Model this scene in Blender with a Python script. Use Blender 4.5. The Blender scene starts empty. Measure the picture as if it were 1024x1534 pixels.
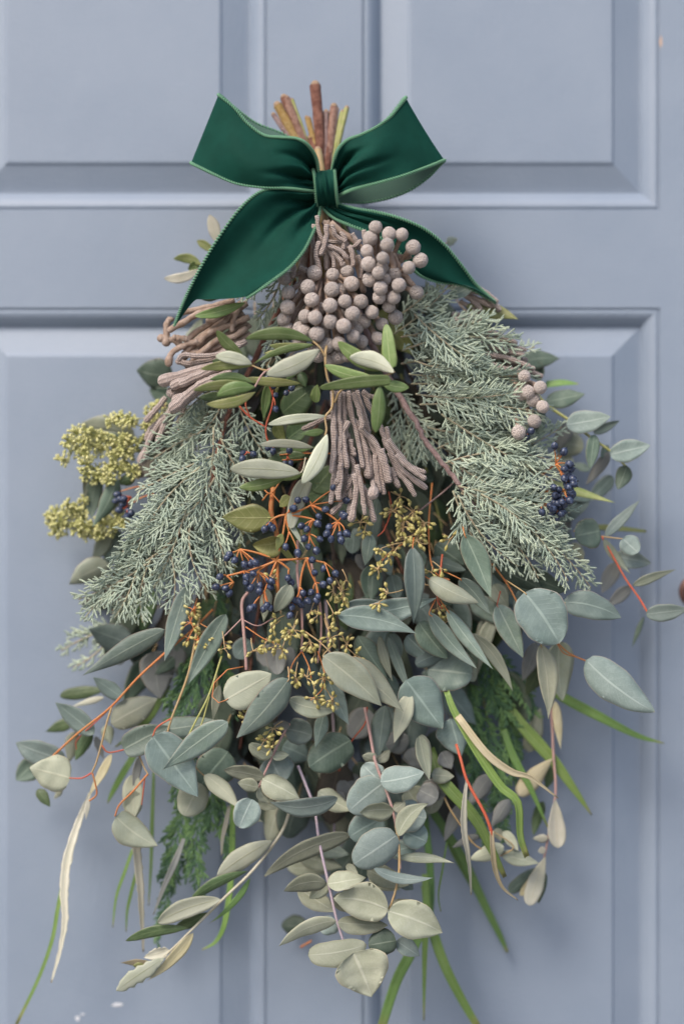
import bpy, math, random
import numpy as np
from mathutils import Vector, Matrix, noise as mnoise

# ------------------------------------------------------------------ camera
SC = bpy.context.scene
COL = SC.collection
S = 0.00065            # metres per photograph pixel on the door face
D = 2.1                # camera to door face
Z0 = 1.22              # height of the camera above the ground
cam_d = bpy.data.cameras.new("camera")
cam = bpy.data.objects.new("camera", cam_d)
COL.objects.link(cam)
cam.location = (0, -D, Z0)
cam.rotation_euler = (math.radians(90), 0, 0)
cam_d.sensor_fit = 'VERTICAL'
cam_d.sensor_height = 36.0
cam_d.lens = 36.0 * D / (1534 * S)
cam_d.clip_start = 0.05
cam_d.clip_end = 500
cam_d.dof.use_dof = True
cam_d.dof.focus_distance = D - 0.122
cam_d.dof.aperture_fstop = cam_d.lens / 70.0
cam_d.dof.aperture_blades = 0
SC.camera = cam

# ------------------------------------------------------------------ sky and sun (open shade, light from the upper left)
SUN_EL, SUN_ROT = math.radians(47), math.radians(217)
w = bpy.data.worlds.new("World")
SC.world = w
w.use_nodes = True
nt = w.node_tree
bg = nt.nodes['Background']
sky = nt.nodes.new('ShaderNodeTexSky')
sky.sky_type = 'NISHITA'
sky.sun_disc = False
sky.sun_elevation = SUN_EL
sky.sun_rotation = SUN_ROT
sky.air_density = 1.0
sky.dust_density = 3.0
sky.ozone_density = 1.0
nt.links.new(sky.outputs[0], bg.inputs[0])
bg.inputs[1].default_value = 0.10
sd = bpy.data.lights.new("sun", 'SUN')
sd.energy = 1.5
sd.angle = math.radians(24)
sd.color = (1.0, 0.915, 0.82)
sun = bpy.data.objects.new("sun", sd)
COL.objects.link(sun)
dirv = Vector((math.sin(SUN_ROT) * math.cos(SUN_EL), math.cos(SUN_ROT) * math.cos(SUN_EL), math.sin(SUN_EL)))
sun.rotation_euler = dirv.to_track_quat('Z', 'Y').to_euler()
sun.location = dirv * 6

SC.view_settings.view_transform = 'Standard'
SC.view_settings.look = 'None'
SC.view_settings.exposure = 1.02
SC.view_settings.gamma = 1.0
SC.render.engine = 'CYCLES'
SC.cycles.max_bounces = 8
SC.cycles.use_denoising = True

# ------------------------------------------------------------------ helpers
R = random.Random(7)
VIEWS = dict(F=(0, 0, 1), A=(300, 700, 3.0118), B=(600, 720, 2.415), C=(0, 900, 3.0118), D=(0, 1180, 2.438), E=(300, 1000, 2.844),
             G=(380, 1200, 3.0118), H=(620, 1000, 2.6947), I=(780, 520, 3.1967), J=(200, 400, 2.56), K=(540, 400, 2.56),
             L=(50, 560, 3.4133), M=(200, 100, 1.7067), N=(380, 320, 3.657), O=(220, 440, 4.2667), Q=(440, 560, 4.2667), T=(520, 800, 3.9385), U=(400, 110, 7.314))


def px(view, x, y):
    ox, oy, s = VIEWS[view]
    return ox + x / s, oy + y / s


def P(view, x, y, d):
    """Photograph position to a point d millimetres in front of the door face."""
    X, Y = px(view, x, y)
    d = d * 0.001
    k = (D - d) / D
    return Vector(((X - 512) * S * k, -d, Z0 - (Y - 767) * S * k))


def PX(view, w_, d):
    return w_ / VIEWS[view][2] * S * (D - d * 0.001) / D


class MB:
    def __init__(self):
        self.v, self.f, self.uv, self.mi = [], [], [], []

    def grid(self, pts, uvs, n, m, mi=0, closed=False):
        """n rows of m points."""
        b = len(self.v)
        self.v += pts
        self.uv += uvs
        for i in range(n - 1):
            for j in range(m - 1):
                a = b + i * m + j
                self.f.append((a, a + 1, a + m + 1, a + m))
                self.mi.append(mi)

    def tube(self, pts, rad, sides=6, mi=0, cap=True, v0=0.0):
        pts = [Vector(p) for p in pts]
        rad = list(rad)
        if cap:
            d = (pts[-1] - pts[-2]).normalized()
            e, r = pts[-1], rad[-1]
            for k, q in ((.5, .87), (.85, .53), (1.0, .02)):
                pts.append(e + d * r * k)
                rad.append(r * q)
            d = (pts[0] - pts[1]).normalized()
            pts.insert(0, pts[0] + d * rad[0] * .15)
            rad.insert(0, rad[0] * .02)
        n = len(pts)
        t = (pts[1] - pts[0]).normalized()
        up = Vector((0, -1, 0)) if abs(t.y) < .9 else Vector((1, 0, 0))
        nn = t.cross(up).normalized()
        rows, uvs, acc = [], [], v0
        for i in range(n):
            if i == 0: t2 = pts[1] - pts[0]
            elif i == n - 1: t2 = pts[-1] - pts[-2]
            else: t2 = pts[i + 1] - pts[i - 1]
            if t2.length < 1e-9: t2 = t
            t = t2.normalized()
            nn = (nn - t * nn.dot(t))
            if nn.length < 1e-6: nn = t.orthogonal()
            nn.normalize()
            bb = t.cross(nn)
            if i: acc += (pts[i] - pts[i - 1]).length
            for k in range(sides + 1):
                a = 2 * math.pi * k / sides
                rows.append(pts[i] + (nn * math.cos(a) + bb * math.sin(a)) * rad[i])
                uvs.append((k / sides, acc))
        self.grid(rows, uvs, n, sides + 1, mi)

    def box(self, x0, x1, y0, y1, z0, z1, mi=0):
        b = len(self.v)
        self.v += [Vector(p) for p in ((x0, y0, z0), (x1, y0, z0), (x1, y1, z0), (x0, y1, z0), (x0, y0, z1), (x1, y0, z1), (x1, y1, z1), (x0, y1, z1))]
        self.uv += [(0, 0)] * 8
        for q in ((0, 3, 2, 1), (4, 5, 6, 7), (0, 1, 5, 4), (1, 2, 6, 5), (2, 3, 7, 6), (3, 0, 4, 7)):
            self.f.append(tuple(b + i for i in q))
            self.mi.append(mi)

    def mesh(self, name, mats, origin, smooth=True):
        me = bpy.data.meshes.new(name)
        o = Vector(origin)
        me.from_pydata([tuple(p - o) for p in self.v], [], self.f)
        for m in mats: me.materials.append(m)
        if len(mats) > 1: me.polygons.foreach_set('material_index', self.mi)
        ul = me.uv_layers.new(name='UVMap')
        li = np.empty(len(me.loops), dtype=np.int32)
        me.loops.foreach_get('vertex_index', li)
        ul.data.foreach_set('uv', np.array(self.uv, dtype=np.float32)[li].ravel())
        if smooth: me.polygons.foreach_set('use_smooth', [True] * len(me.polygons))
        me.update()
        return me


def link(name, me, parent=None, loc=None, kind=None, label=None):
    o = bpy.data.objects.new(name, me)
    COL.objects.link(o)
    if parent is not None:
        o.parent = parent
    if loc is not None:
        o.location = Vector(loc) - (WL[parent.name] if parent is not None else Vector((0, 0, 0)))
    WL[o.name] = Vector(loc) if loc is not None else (WL[parent.name] if parent is not None else Vector((0, 0, 0)))
    if kind: o['kind'] = kind
    if label: o['label'] = label
    return o


WL = {}


def thing(name, label, cat, loc, group=None):
    o = bpy.data.objects.new(name, None)
    COL.objects.link(o)
    o.empty_display_size = .02
    o.location = loc
    WL[o.name] = Vector(loc)
    o['label'] = label
    o['category'] = cat
    if group: o['group'] = group
    return o


def spline(pts, n):
    """Catmull-Rom through Vectors."""
    pts = [Vector(p) for p in pts]
    if len(pts) == 2:
        return [pts[0].lerp(pts[1], i / (n - 1)) for i in range(n)]
    q = [pts[0] * 2 - pts[1]] + pts + [pts[-1] * 2 - pts[-2]]
    m = len(pts) - 1
    out = []
    for i in range(n):
        t = i / (n - 1) * m
        k = min(int(t), m - 1)
        u = t - k
        a, b, c, d = q[k], q[k + 1], q[k + 2], q[k + 3]
        out.append(.5 * ((2 * b) + (c - a) * u + (2 * a - 5 * b + 4 * c - d) * u * u + (3 * b - a - 3 * c + d) * u ** 3))
    return out


# ------------------------------------------------------------------ materials
class NB:
    def __init__(self, name):
        self.m = bpy.data.materials.new(name)
        self.m.use_nodes = True
        self.t = self.m.node_tree
        self.bsdf = self.t.nodes['Principled BSDF']
        self.out = self.t.nodes['Material Output']

    def n(self, typ, **kw):
        nd = self.t.nodes.new(typ)
        for k, v in kw.items(): setattr(nd, k, v)
        return nd

    def set(self, sock, v):
        if hasattr(v, 'is_linked') or hasattr(v, 'links'):
            self.t.links.new(v, sock)
        elif isinstance(v, (tuple, list)) and len(v) == 3 and sock.type == 'RGBA':
            sock.default_value = (*v, 1)
        else:
            sock.default_value = v

    def math(self, op, a, b=0.0, c=None):
        nd = self.n('ShaderNodeMath', operation=op)
        self.set(nd.inputs[0], a)
        self.set(nd.inputs[1], b)
        if c is not None: self.set(nd.inputs[2], c)
        return nd.outputs[0]

    def ramp(self, x, a, b, c=0.0, d=1.0, smooth=True):
        nd = self.n('ShaderNodeMapRange')
        nd.interpolation_type = 'SMOOTHSTEP' if smooth else 'LINEAR'
        for i, v in enumerate((x, a, b, c, d)): self.set(nd.inputs[i], v)
        return nd.outputs[0]

    def mix(self, f, a, b, blend='MIX'):
        nd = self.n('ShaderNodeMix', data_type='RGBA', blend_type=blend)
        self.set(nd.inputs[0], f)
        self.set(nd.inputs[6], a)
        self.set(nd.inputs[7], b)
        return nd.outputs[2]

    def noise(self, vec, scale, detail=3.0, rough=.55, w=None):
        nd = self.n('ShaderNodeTexNoise')
        nd.noise_dimensions = '4D' if w is not None else '3D'
        if vec is not None: self.set(nd.inputs['Vector'], vec)
        nd.inputs['Scale'].default_value = scale
        nd.inputs['Detail'].default_value = detail
        nd.inputs['Roughness'].default_value = rough
        if w is not None: self.set(nd.inputs['W'], w)
        return nd.outputs[0]

    def voro(self, vec, scale, feature='F1'):
        nd = self.n('ShaderNodeTexVoronoi', feature=feature)
        self.set(nd.inputs['Vector'], vec)
        nd.inputs['Scale'].default_value = scale
        return nd.outputs[0]

    def bump(self, h, strength, dist):
        nd = self.n('ShaderNodeBump')
        nd.inputs['Strength'].default_value = strength
        nd.inputs['Distance'].default_value = dist
        self.set(nd.inputs['Height'], h)
        self.t.links.new(nd.outputs[0], self.bsdf.inputs['Normal'])
        return nd.outputs[0]

    def coords(self):
        tc = self.n('ShaderNodeTexCoord')
        oi = self.n('ShaderNodeObjectInfo')
        return tc.outputs['Object'], tc.outputs['UV'], oi.outputs['Random']

    def fin(self, col, rough=.5, spec=.5, sheen=0.0, sheen_r=.4, sheen_tint=(1, 1, 1), transl=0.0, tcol=None):
        b = self.bsdf
        self.set(b.inputs['Base Color'], col)
        self.set(b.inputs['Roughness'], rough)
        b.inputs['Specular IOR Level'].default_value = spec
        b.inputs['Sheen Weight'].default_value = sheen
        b.inputs['Sheen Roughness'].default_value = sheen_r
        b.inputs['Sheen Tint'].default_value = (*sheen_tint, 1)
        if transl > 0:
            tr = self.n('ShaderNodeBsdfTranslucent')
            self.set(tr.inputs[0], tcol if tcol is not None else col)
            mx = self.n('ShaderNodeMixShader')
            mx.inputs[0].default_value = transl
            self.t.links.new(b.outputs[0], mx.inputs[1])
            self.t.links.new(tr.outputs[0], mx.inputs[2])
            self.t.links.new(mx.outputs[0], self.out.inputs['Surface'])
        return self.m


def leaf_mat(name, col, alt, rib, rim=None, stripe=0, rough=.5, transl=.18, speck=.22, vein=.18, veins=11, rimw=.93, blotch=(.2, .15, .07), blotch_amt=.25):
    k = NB(name)
    ob, uv, rnd = k.coords()
    sp = k.n('ShaderNodeSeparateXYZ')
    k.set(sp.inputs[0], uv)
    u, v = sp.outputs[0], sp.outputs[1]
    a = k.math('MULTIPLY', k.math('ABSOLUTE', k.math('SUBTRACT', u, .5)), 2)
    w_ = k.math('MULTIPLY', rnd, 37.0)
    ribm = k.ramp(a, .025, .085, 1, 0)
    ribm = k.math('MULTIPLY', ribm, k.ramp(v, .75, 1.0, 1, .25))
    wob = k.noise(ob, 90, 2, .5, w_)
    ph = k.math('ADD', k.math('SUBTRACT', v, k.math('MULTIPLY', a, .22)), k.math('MULTIPLY', wob, .05))
    sv = k.math('SINE', k.math('MULTIPLY', ph, veins * 6.2832))
    sv = k.math('MULTIPLY', k.ramp(sv, .86, 1.0), k.ramp(a, .8, 1.0, 1, 0))
    n1 = k.noise(ob, 55, 4, .6, w_)
    n2 = k.noise(ob, 900, 3, .7, w_)
    c = k.mix(k.ramp(n1, .33, .68), col, alt)
    r2 = k.math('FRACT', k.math('MULTIPLY', rnd, 7.31))
    c = k.mix(k.math('MULTIPLY', r2, .5), c, alt)
    c = k.mix(k.math('MULTIPLY', k.ramp(n2, .5, .75), speck), c, rib)
    n3 = k.noise(ob, 140, 5, .65, k.math('ADD', w_, 9.0))
    c = k.mix(k.math('MULTIPLY', k.ramp(n3, .66, .75), blotch_amt), c, blotch)
    n4 = k.noise(ob, 95, 5, .7, k.math('ADD', w_, 4.0))
    c = k.mix(k.math('MULTIPLY', k.ramp(n4, .48, .62), .22), c, rib)
    c = k.mix(k.math('MULTIPLY', sv, vein), c, rib)
    c = k.mix(k.math('MULTIPLY', ribm, .8), c, rib)
    if stripe:
        st = k.math('SINE', k.math('MULTIPLY', u, stripe * 6.2832))
        c = k.mix(k.math('MULTIPLY', k.ramp(st, .1, .9), .4), c, rib)
        dry = k.math('MULTIPLY', k.ramp(v, .86, 1.0), .6)
        c = k.mix(dry, c, (.32, .25, .10))
    if rim is not None:
        rm = k.math('MAXIMUM', k.ramp(a, rimw, 1.0), k.ramp(v, .975, 1.0))
        c = k.mix(k.math('MULTIPLY', rm, .7), c, rim)
    hs = k.n('ShaderNodeHueSaturation')
    k.set(hs.inputs['Hue'], k.ramp(k.math('FRACT', k.math('MULTIPLY', rnd, 3.7)), 0, 1, .486, .514, False))
    k.set(hs.inputs['Value'], k.ramp(rnd, 0, 1, .66, 1.34, False))
    k.set(hs.inputs['Color'], c)
    c = hs.outputs[0]
    h = k.math('ADD', k.math('MULTIPLY', ribm, .6), k.math('MULTIPLY', sv, .25))
    h = k.math('ADD', h, k.math('ADD', k.math('MULTIPLY', n1, .5), k.math('MULTIPLY', n2, .12)))
    k.bump(h, .35, .0012)
    return k.fin(c, k.ramp(n2, .3, .7, rough - .06, rough + .08), .42, transl=transl, tcol=k.mix(.5, c, (.4, .45, .1)))


def bark_mat(name, col, alt, rough=.6, scale=220, bump=.9, lent=None):
    k = NB(name)
    ob, uv, rnd = k.coords()
    n1 = k.noise(ob, scale, 4, .65, k.math('MULTIPLY', rnd, 11))
    n2 = k.noise(ob, scale * 6, 3, .6)
    c = k.mix(k.ramp(n1, .35, .65), col, alt)
    if lent is not None:
        c = k.mix(k.math('MULTIPLY', k.ramp(n2, .62, .7), .7), c, lent)
    k.bump(k.math('ADD', n1, k.math('MULTIPLY', n2, .5)), bump, .0025)
    return k.fin(c, rough, .35)


M = {}
M['euc_grey'] = leaf_mat('eucalyptus grey green', (0.151, 0.208, 0.165), (0.181, 0.235, 0.210), (0.354, 0.416, 0.339), (.36, .24, .19))
M['euc_blue'] = leaf_mat('eucalyptus blue grey', (0.129, 0.180, 0.161), (0.163, 0.217, 0.202), (0.280, 0.350, 0.314), (.34, .28, .25))
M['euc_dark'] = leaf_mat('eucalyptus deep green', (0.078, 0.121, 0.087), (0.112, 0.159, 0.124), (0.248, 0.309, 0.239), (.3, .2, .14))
M['euc_sage'] = leaf_mat('eucalyptus sage', (0.251, 0.273, 0.193), (0.285, 0.317, 0.251), (0.406, 0.422, 0.323), (.42, .33, .22))
M['euc_pale'] = leaf_mat('eucalyptus pale underside', (.35, .37, .27), (.41, .43, .33), (.50, .50, .38), (.48, .42, .30), transl=.22)
M['cinerea'] = leaf_mat('silver dollar leaf', (0.190, 0.251, 0.230), (0.242, 0.302, 0.282), (0.389, 0.455, 0.420), (.40, .34, .27), rough=.62, speck=.6, vein=.12, veins=9)
M['cin_sage'] = leaf_mat('silver dollar sage', (0.248, 0.266, 0.188), (0.301, 0.320, 0.243), (0.426, 0.442, 0.349), (.38, .32, .22), rough=.62, speck=.6, vein=.12, veins=9)
M['cin_pale'] = leaf_mat('silver dollar pale', (0.281, 0.299, 0.216), (0.331, 0.345, 0.262), (0.442, 0.451, 0.359), (.45, .40, .28), rough=.65, speck=.6, vein=.12, veins=9)
M['olive_top'] = leaf_mat('olive leaf top', (0.113, 0.180, 0.054), (0.153, 0.221, 0.077), (0.297, 0.360, 0.171), (.25, .22, .09), rough=.40, vein=.12, transl=.12)
M['olive_tan'] = leaf_mat('olive leaf yellowing', (.27, .28, .11), (.22, .27, .09), (.40, .40, .22), (.28, .25, .1), rough=.45, vein=.15)
M['olive_under'] = leaf_mat('olive leaf underside', (.47, .50, .38), (.52, .54, .43), (.40, .42, .28), (.36, .34, .2), rough=.62, vein=.15, transl=.15)
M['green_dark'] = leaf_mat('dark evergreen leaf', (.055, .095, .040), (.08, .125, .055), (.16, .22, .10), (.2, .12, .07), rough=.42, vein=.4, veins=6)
M['vib_leaf'] = leaf_mat('yellow green leaf', (.19, .225, .065), (.24, .25, .085), (.36, .36, .15), (.28, .2, .09), rough=.42, vein=.6, veins=6)
M['grass'] = leaf_mat('strap grass', (.135, .245, .05), (.18, .29, .075), (.27, .38, .14), None, stripe=5, rough=.38, vein=0, speck=.1, blotch_amt=.1)
M['grass_dark'] = leaf_mat('strap grass dark', (.09, .18, .045), (.12, .22, .07), (.2, .3, .1), None, stripe=5, rough=.42, vein=0, speck=.1, blotch_amt=.1)
M['shade_leaf'] = leaf_mat('shade painted leaf', (.055, .078, .055), (.08, .105, .075), (.13, .16, .11), rough=.55, vein=.1, transl=.1)  # dark green that carries the shade between the leaves in its colour
M['shade_brown'] = leaf_mat('shade painted brown leaf', (.045, .038, .028), (.06, .052, .038), (.09, .075, .055), rough=.6, vein=.1, transl=.08)  # near-black brown, shade of the inner gaps painted as leaf colour
M['tan_leaf'] = leaf_mat('drying tan leaf', (.43, .37, .215), (.50, .45, .30), (.54, .48, .33), (.42, .28, .16), rough=.62, vein=.2)
M['white_leaf'] = leaf_mat('dry whitish leaf', (.46, .46, .36), (.56, .54, .45), (.50, .47, .35), (.48, .40, .28), rough=.62, vein=.15, transl=.15)
M['grey_leaf'] = leaf_mat('grey violet leaf', (0.194, 0.202, 0.194), (0.223, 0.230, 0.223), (0.288, 0.302, 0.274), (.36, .27, .2), rough=.55)
M['wood_red'] = bark_mat('red brown bark', (.13, .045, .03), (.27, .125, .085), lent=(.35, .22, .15))
M['wood_pale'] = bark_mat('pale brown bark', (.23, .12, .085), (.36, .22, .17), lent=(.2, .11, .08))
M['wood_mauve'] = bark_mat('mauve bark', (.24, .155, .145), (.33, .235, .22), lent=(.18, .1, .07))
M['wood_ochre'] = bark_mat('ochre bark', (.33, .20, .06), (.40, .28, .12), lent=(.25, .15, .05))
M['wood_lime'] = bark_mat('lime stem', (.28, .30, .09), (.34, .33, .15), bump=.25)
M['wood_dark'] = bark_mat('dark bark', (.035, .028, .026), (.08, .06, .05))
M['cut_face'] = bark_mat('cut wood', (.46, .33, .22), (.38, .25, .16), scale=500)
M['stem_orange'] = bark_mat('orange stem', (.50, .15, .045), (.42, .19, .065), bump=.2, rough=.5)
M['stem_red'] = bark_mat('red stem', (.46, .08, .045), (.40, .11, .05), bump=.2, rough=.5)
M['stem_tan'] = bark_mat('tan stem', (.42, .28, .13), (.36, .27, .15), bump=.2, rough=.5)
M['stem_lime'] = bark_mat('yellow green stem', (.32, .33, .10), (.38, .37, .15), bump=.2, rough=.5)
M['stem_pink'] = bark_mat('dusky pink stem', (.42, .24, .22), (.36, .25, .22), bump=.25, rough=.5)
M['stem_mauve'] = bark_mat('bloomy mauve stem', (.36, .29, .36), (.42, .34, .36), bump=.2, rough=.6)
M['stem_white'] = bark_mat('pale felted stem', (.46, .44, .34), (.40, .36, .26), bump=.2, rough=.6)


def thread_mat(name, base, tip, dark, rough=.65):
    k = NB(name)
    ob, uv, rnd = k.coords()
    sp = k.n('ShaderNodeSeparateXYZ')
    k.set(sp.inputs[0], uv)
    n1 = k.noise(ob, 70, 3, .6)
    n2 = k.noise(ob, 1400, 2, .6)
    c = k.mix(k.ramp(n1, .35, .65), base, tip)
    c = k.mix(k.math('MULTIPLY', k.ramp(n2, .45, .7), .5), c, dark)
    h = k.math('SINE', k.math('MULTIPLY', sp.outputs[1], 6.2832 * 700))
    k.bump(k.math('ADD', n2, k.math('MULTIPLY', h, .4)), .5, .0006)
    return k.fin(c, rough, .3)


M['cypress'] = thread_mat('blue cypress foliage', (.27, .34, .275), (.40, .46, .37), (.17, .22, .165))
M['cypress_tip'] = thread_mat('blue cypress tips', (.34, .41, .32), (.47, .53, .40), (.24, .31, .22))
M['cypress_axis'] = bark_mat('cypress twig', (.30, .30, .20), (.33, .26, .18), bump=.3)
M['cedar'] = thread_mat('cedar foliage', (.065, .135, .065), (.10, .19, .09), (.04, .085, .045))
M['cedar_fresh'] = thread_mat('cedar foliage fresh', (.12, .22, .075), (.17, .28, .11), (.07, .14, .06))  # second, lighter green picked at random for some threads


def brunia_mats():
    k = NB('brunia ball')
    ob, uv, rnd = k.coords()
    v1 = k.voro(ob, 6)
    n1 = k.noise(ob, 7, 4, .7, k.math('MULTIPLY', rnd, 30))
    n2 = k.noise(ob, 1.6, 3, .6, k.math('MULTIPLY', rnd, 60))
    c = k.mix(k.ramp(n1, .3, .7), (.46, .375, .33), (.66, .575, .525))
    c = k.mix(k.math('MULTIPLY', k.ramp(n2, .5, .75), .4), c, (.48, .34, .24))
    sp = k.math('MULTIPLY', k.ramp(n1, .56, .64), k.ramp(n2, .48, .56))
    c = k.mix(k.math('MULTIPLY', sp, .55), c, (.055, .04, .035))
    hs = k.n('ShaderNodeHueSaturation')
    k.set(hs.inputs['Value'], k.ramp(rnd, 0, 1, .82, 1.15, False))
    k.set(hs.inputs['Color'], c)
    k.bump(k.math('ADD', k.math('MULTIPLY', v1, -.8), k.math('MULTIPLY', n1, .6)), .6, .12)
    M['brunia_ball'] = k.fin(hs.outputs[0], .85, .2, sheen=.35, sheen_r=.5)
    k = NB('brunia cord')
    ob, uv, rnd = k.coords()
    sp = k.n('ShaderNodeSeparateXYZ')
    k.set(sp.inputs[0], uv)
    u5 = k.math('MULTIPLY', sp.outputs[0], 4 * 6.2832)
    v5 = k.math('MULTIPLY', sp.outputs[1], 6.2832 * 330)
    h = k.math('MULTIPLY', k.math('SINE', k.math('ADD', u5, v5)), k.math('SINE', k.math('SUBTRACT', u5, v5)))
    n1 = k.noise(ob, 120, 4, .6)
    n2 = k.noise(ob, 1500, 3, .7)
    c = k.mix(k.ramp(n1, .3, .7), (.40, .31, .27), (.56, .46, .415))
    c = k.mix(k.ramp(h, -.8, .1, .55, 0), c, (.26, .185, .16))
    c = k.mix(k.math('MULTIPLY', k.ramp(n2, .5, .7), .5), c, (.58, .50, .46))
    k.bump(k.math('ADD', k.math('MULTIPLY', h, .9), n2), .8, .0013)
    M['brunia_cord'] = k.fin(c, .85, .2, sheen=.25, sheen_r=.5)
    k = NB('brunia cord brown')
    ob, uv, rnd = k.coords()
    n1 = k.noise(ob, 150, 4, .6)
    n2 = k.noise(ob, 1500, 3, .7)
    c = k.mix(k.ramp(n1, .3, .7), (.25, .17, .125), (.42, .325, .27))
    c = k.mix(k.math('MULTIPLY', k.ramp(n2, .5, .7), .5), c, (.48, .39, .33))
    k.bump(n2, .7, .0009)
    M['brunia_brown'] = k.fin(c, .85, .2)


brunia_mats()


def misc_mats():
    k = NB('blue berry')
    ob, uv, rnd = k.coords()
    n1 = k.noise(ob, 1.5, 3, .6, k.math('MULTIPLY', rnd, 30))
    n2 = k.noise(ob, 9, 3, .7)
    c = k.mix(k.ramp(n1, .4, .7), (.016, .022, .048), (.075, .10, .175))
    c = k.mix(k.math('MULTIPLY', k.ramp(n2, .55, .75), .35), c, (.2, .24, .33))
    M['blue_berry'] = k.fin(c, k.ramp(n2, .3, .7, .26, .45), .5)
    k = NB('berry scar')
    M['berry_scar'] = k.fin((.015, .012, .012), .6)
    k = NB('seed capsule')
    ob, uv, rnd = k.coords()
    n1 = k.noise(ob, 160, 3, .6)
    c = k.mix(k.ramp(n1, .35, .65), (.33, .29, .085), (.47, .41, .17))
    c = k.mix(k.math('MULTIPLY', k.ramp(k.noise(ob, 700, 3, .6), .58, .7), .4), c, (.3, .17, .06))
    M['capsule'] = k.fin(c, .5, .4)
    k = NB('yellow bud')
    ob, uv, rnd = k.coords()
    n1 = k.noise(ob, 130, 3, .6)
    c = k.mix(k.ramp(n1, .35, .65), (.50, .50, .19), (.66, .63, .31))
    M['bud'] = k.fin(c, .55, .4, transl=.12)
    # velvet
    k = NB('green velvet')
    ob, uv, rnd = k.coords()
    n1 = k.noise(ob, 45, 4, .6)
    n2 = k.noise(ob, 2500, 2, .6)
    n3 = k.noise(ob, 700, 3, .75)
    c = k.mix(k.ramp(n1, .35, .65), (.002, .036, .025), (.003, .044, .031))
    c = k.mix(k.math('MULTIPLY', k.ramp(n3, .74, .78), .25), c, (.12, .26, .2))
    k.bump(n2, .3, .0005)
    M['velvet'] = k.fin(c, .8, .15, sheen=.20, sheen_r=.3, sheen_tint=(.10, .75, .52))
    k = NB('ribbon backing')
    ob, uv, rnd = k.coords()
    sp = k.n('ShaderNodeSeparateXYZ')
    k.set(sp.inputs[0], uv)
    n2 = k.noise(ob, 1800, 2, .6)
    c = k.mix(n2, (.055, .12, .095), (.10, .19, .15))
    k.bump(n2, .3, .0004)
    M['backing'] = k.fin(c, .5, .4)
    k = NB('ribbon edge stitch')
    ob, uv, rnd = k.coords()
    n2 = k.noise(ob, 1500, 2, .6)
    c = k.mix(n2, (.075, .20, .115), (.15, .31, .19))
    M['stitch'] = k.fin(c, .6, .3, sheen=.2)
    k = NB('ribbon edge core')
    M['stitch_core'] = k.fin((.05, .15, .09), .6, .3)
    # door paint
    k = NB('blue grey door paint')
    ob, uv, rnd = k.coords()
    mp = k.n('ShaderNodeMapping')
    mp.inputs['Scale'].default_value = (1, 1, .12)
    k.set(mp.inputs[0], ob)
    g = k.noise(mp.outputs[0], 520, 4, .6)
    mp2 = k.n('ShaderNodeMapping')
    mp2.inputs['Scale'].default_value = (.14, 1, 1)
    k.set(mp2.inputs[0], ob)
    g2 = k.noise(mp2.outputs[0], 620, 3, .6)
    n1 = k.noise(ob, 7, 4, .6)
    n2 = k.noise(ob, 420, 3, .6)
    c = k.mix(k.ramp(n1, .3, .7), DOOR_A, DOOR_B)
    c = k.mix(k.math('MULTIPLY', k.ramp(n2, .55, .75), .18), c, DOOR_C)
    h = k.math('ADD', k.math('MULTIPLY', g, .6), k.math('ADD', k.math('MULTIPLY', g2, .6), k.math('MULTIPLY', n2, .35)))
    k.bump(h, .45, .0011)
    M['door'] = k.fin(c, k.ramp(n1, .3, .7, .50, .58), 1.0)
    k = NB('bare wood chip')
    ob, uv, rnd = k.coords()
    M['chip'] = k.fin(k.mix(k.noise(ob, 300, 3), (.50, .28, .16), (.62, .46, .36)), .7)
    k = NB('white paint fleck')
    M['fleck'] = k.fin((.62, .63, .66), .6)
    k = NB('aged bronze')
    ob, uv, rnd = k.coords()
    k.bsdf.inputs['Metallic'].default_value = .6
    M['bronze'] = k.fin(k.mix(k.noise(ob, 60, 4), (.11, .055, .045), (.19, .10, .08)), .42)
    k = NB('stone paving')
    ob, uv, rnd = k.coords()
    n1 = k.noise(ob, 3, 6, .65)
    k.bump(k.noise(ob, 60, 5, .7), .4, .01)
    M['paving'] = k.fin(k.mix(n1, (.16, .155, .15), (.24, .23, .22)), .8)


DOOR_A, DOOR_B, DOOR_C = (.190, .238, .312), (.214, .262, .336), (.255, .295, .36)
misc_mats()

# ------------------------------------------------------------------ ground and door
def fx(x): return (x - 512) * S
def fz(y): return Z0 - (y - 767) * S


g = MB()
g.box(-30, 30, -60, 3, -.2, 0)
o = link('ground', g.mesh('ground', [M['paving']], (0, 0, 0), False), kind='structure')  # out-of-view ground sheet, added to bounce light upward

DOOR_L, DOOR_R = fx(-195), fx(1140)
DOOR_T, DOOR_B_ = fz(-480), .012
door = thing('panelled_door', 'blue grey painted door with raised panels behind the hanging bunch', 'door', (0, 0, .012))
# panel openings in photograph pixels (x0, x1, y0, y1)
OPEN = dict(ul=(-62, 401, -330, 315), ur=(542, 988, -330, 315), ll=(-62, 409, 461, 1760), lr=(556, 988, 461, 1760))
OPEN['ll'] = (-62, 401, 461, 1760)
OPEN['lr'] = (542, 988, 461, 1760)
TH = .044


def board(name, x0, x1, z0, z1):
    m = MB()
    m.box(x0, x1, 0, TH, z0, z1)
    me = m.mesh(name, [M['door']], WL[door.name], False)
    return link(name, me, door)


board('stile', DOOR_L, fx(-62), DOOR_B_, DOOR_T)
board('stile', fx(988), DOOR_R, DOOR_B_, DOOR_T)
board('top_rail', fx(-62), fx(988), fz(-330), DOOR_T)
board('lock_rail', fx(-62), fx(988), fz(461), fz(315))
board('bottom_rail', fx(-62), fx(988), DOOR_B_, fz(1760))
board('muntin', fx(401), fx(542), fz(315), fz(-330))
board('muntin', fx(401), fx(542), fz(1760), fz(461))

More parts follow.
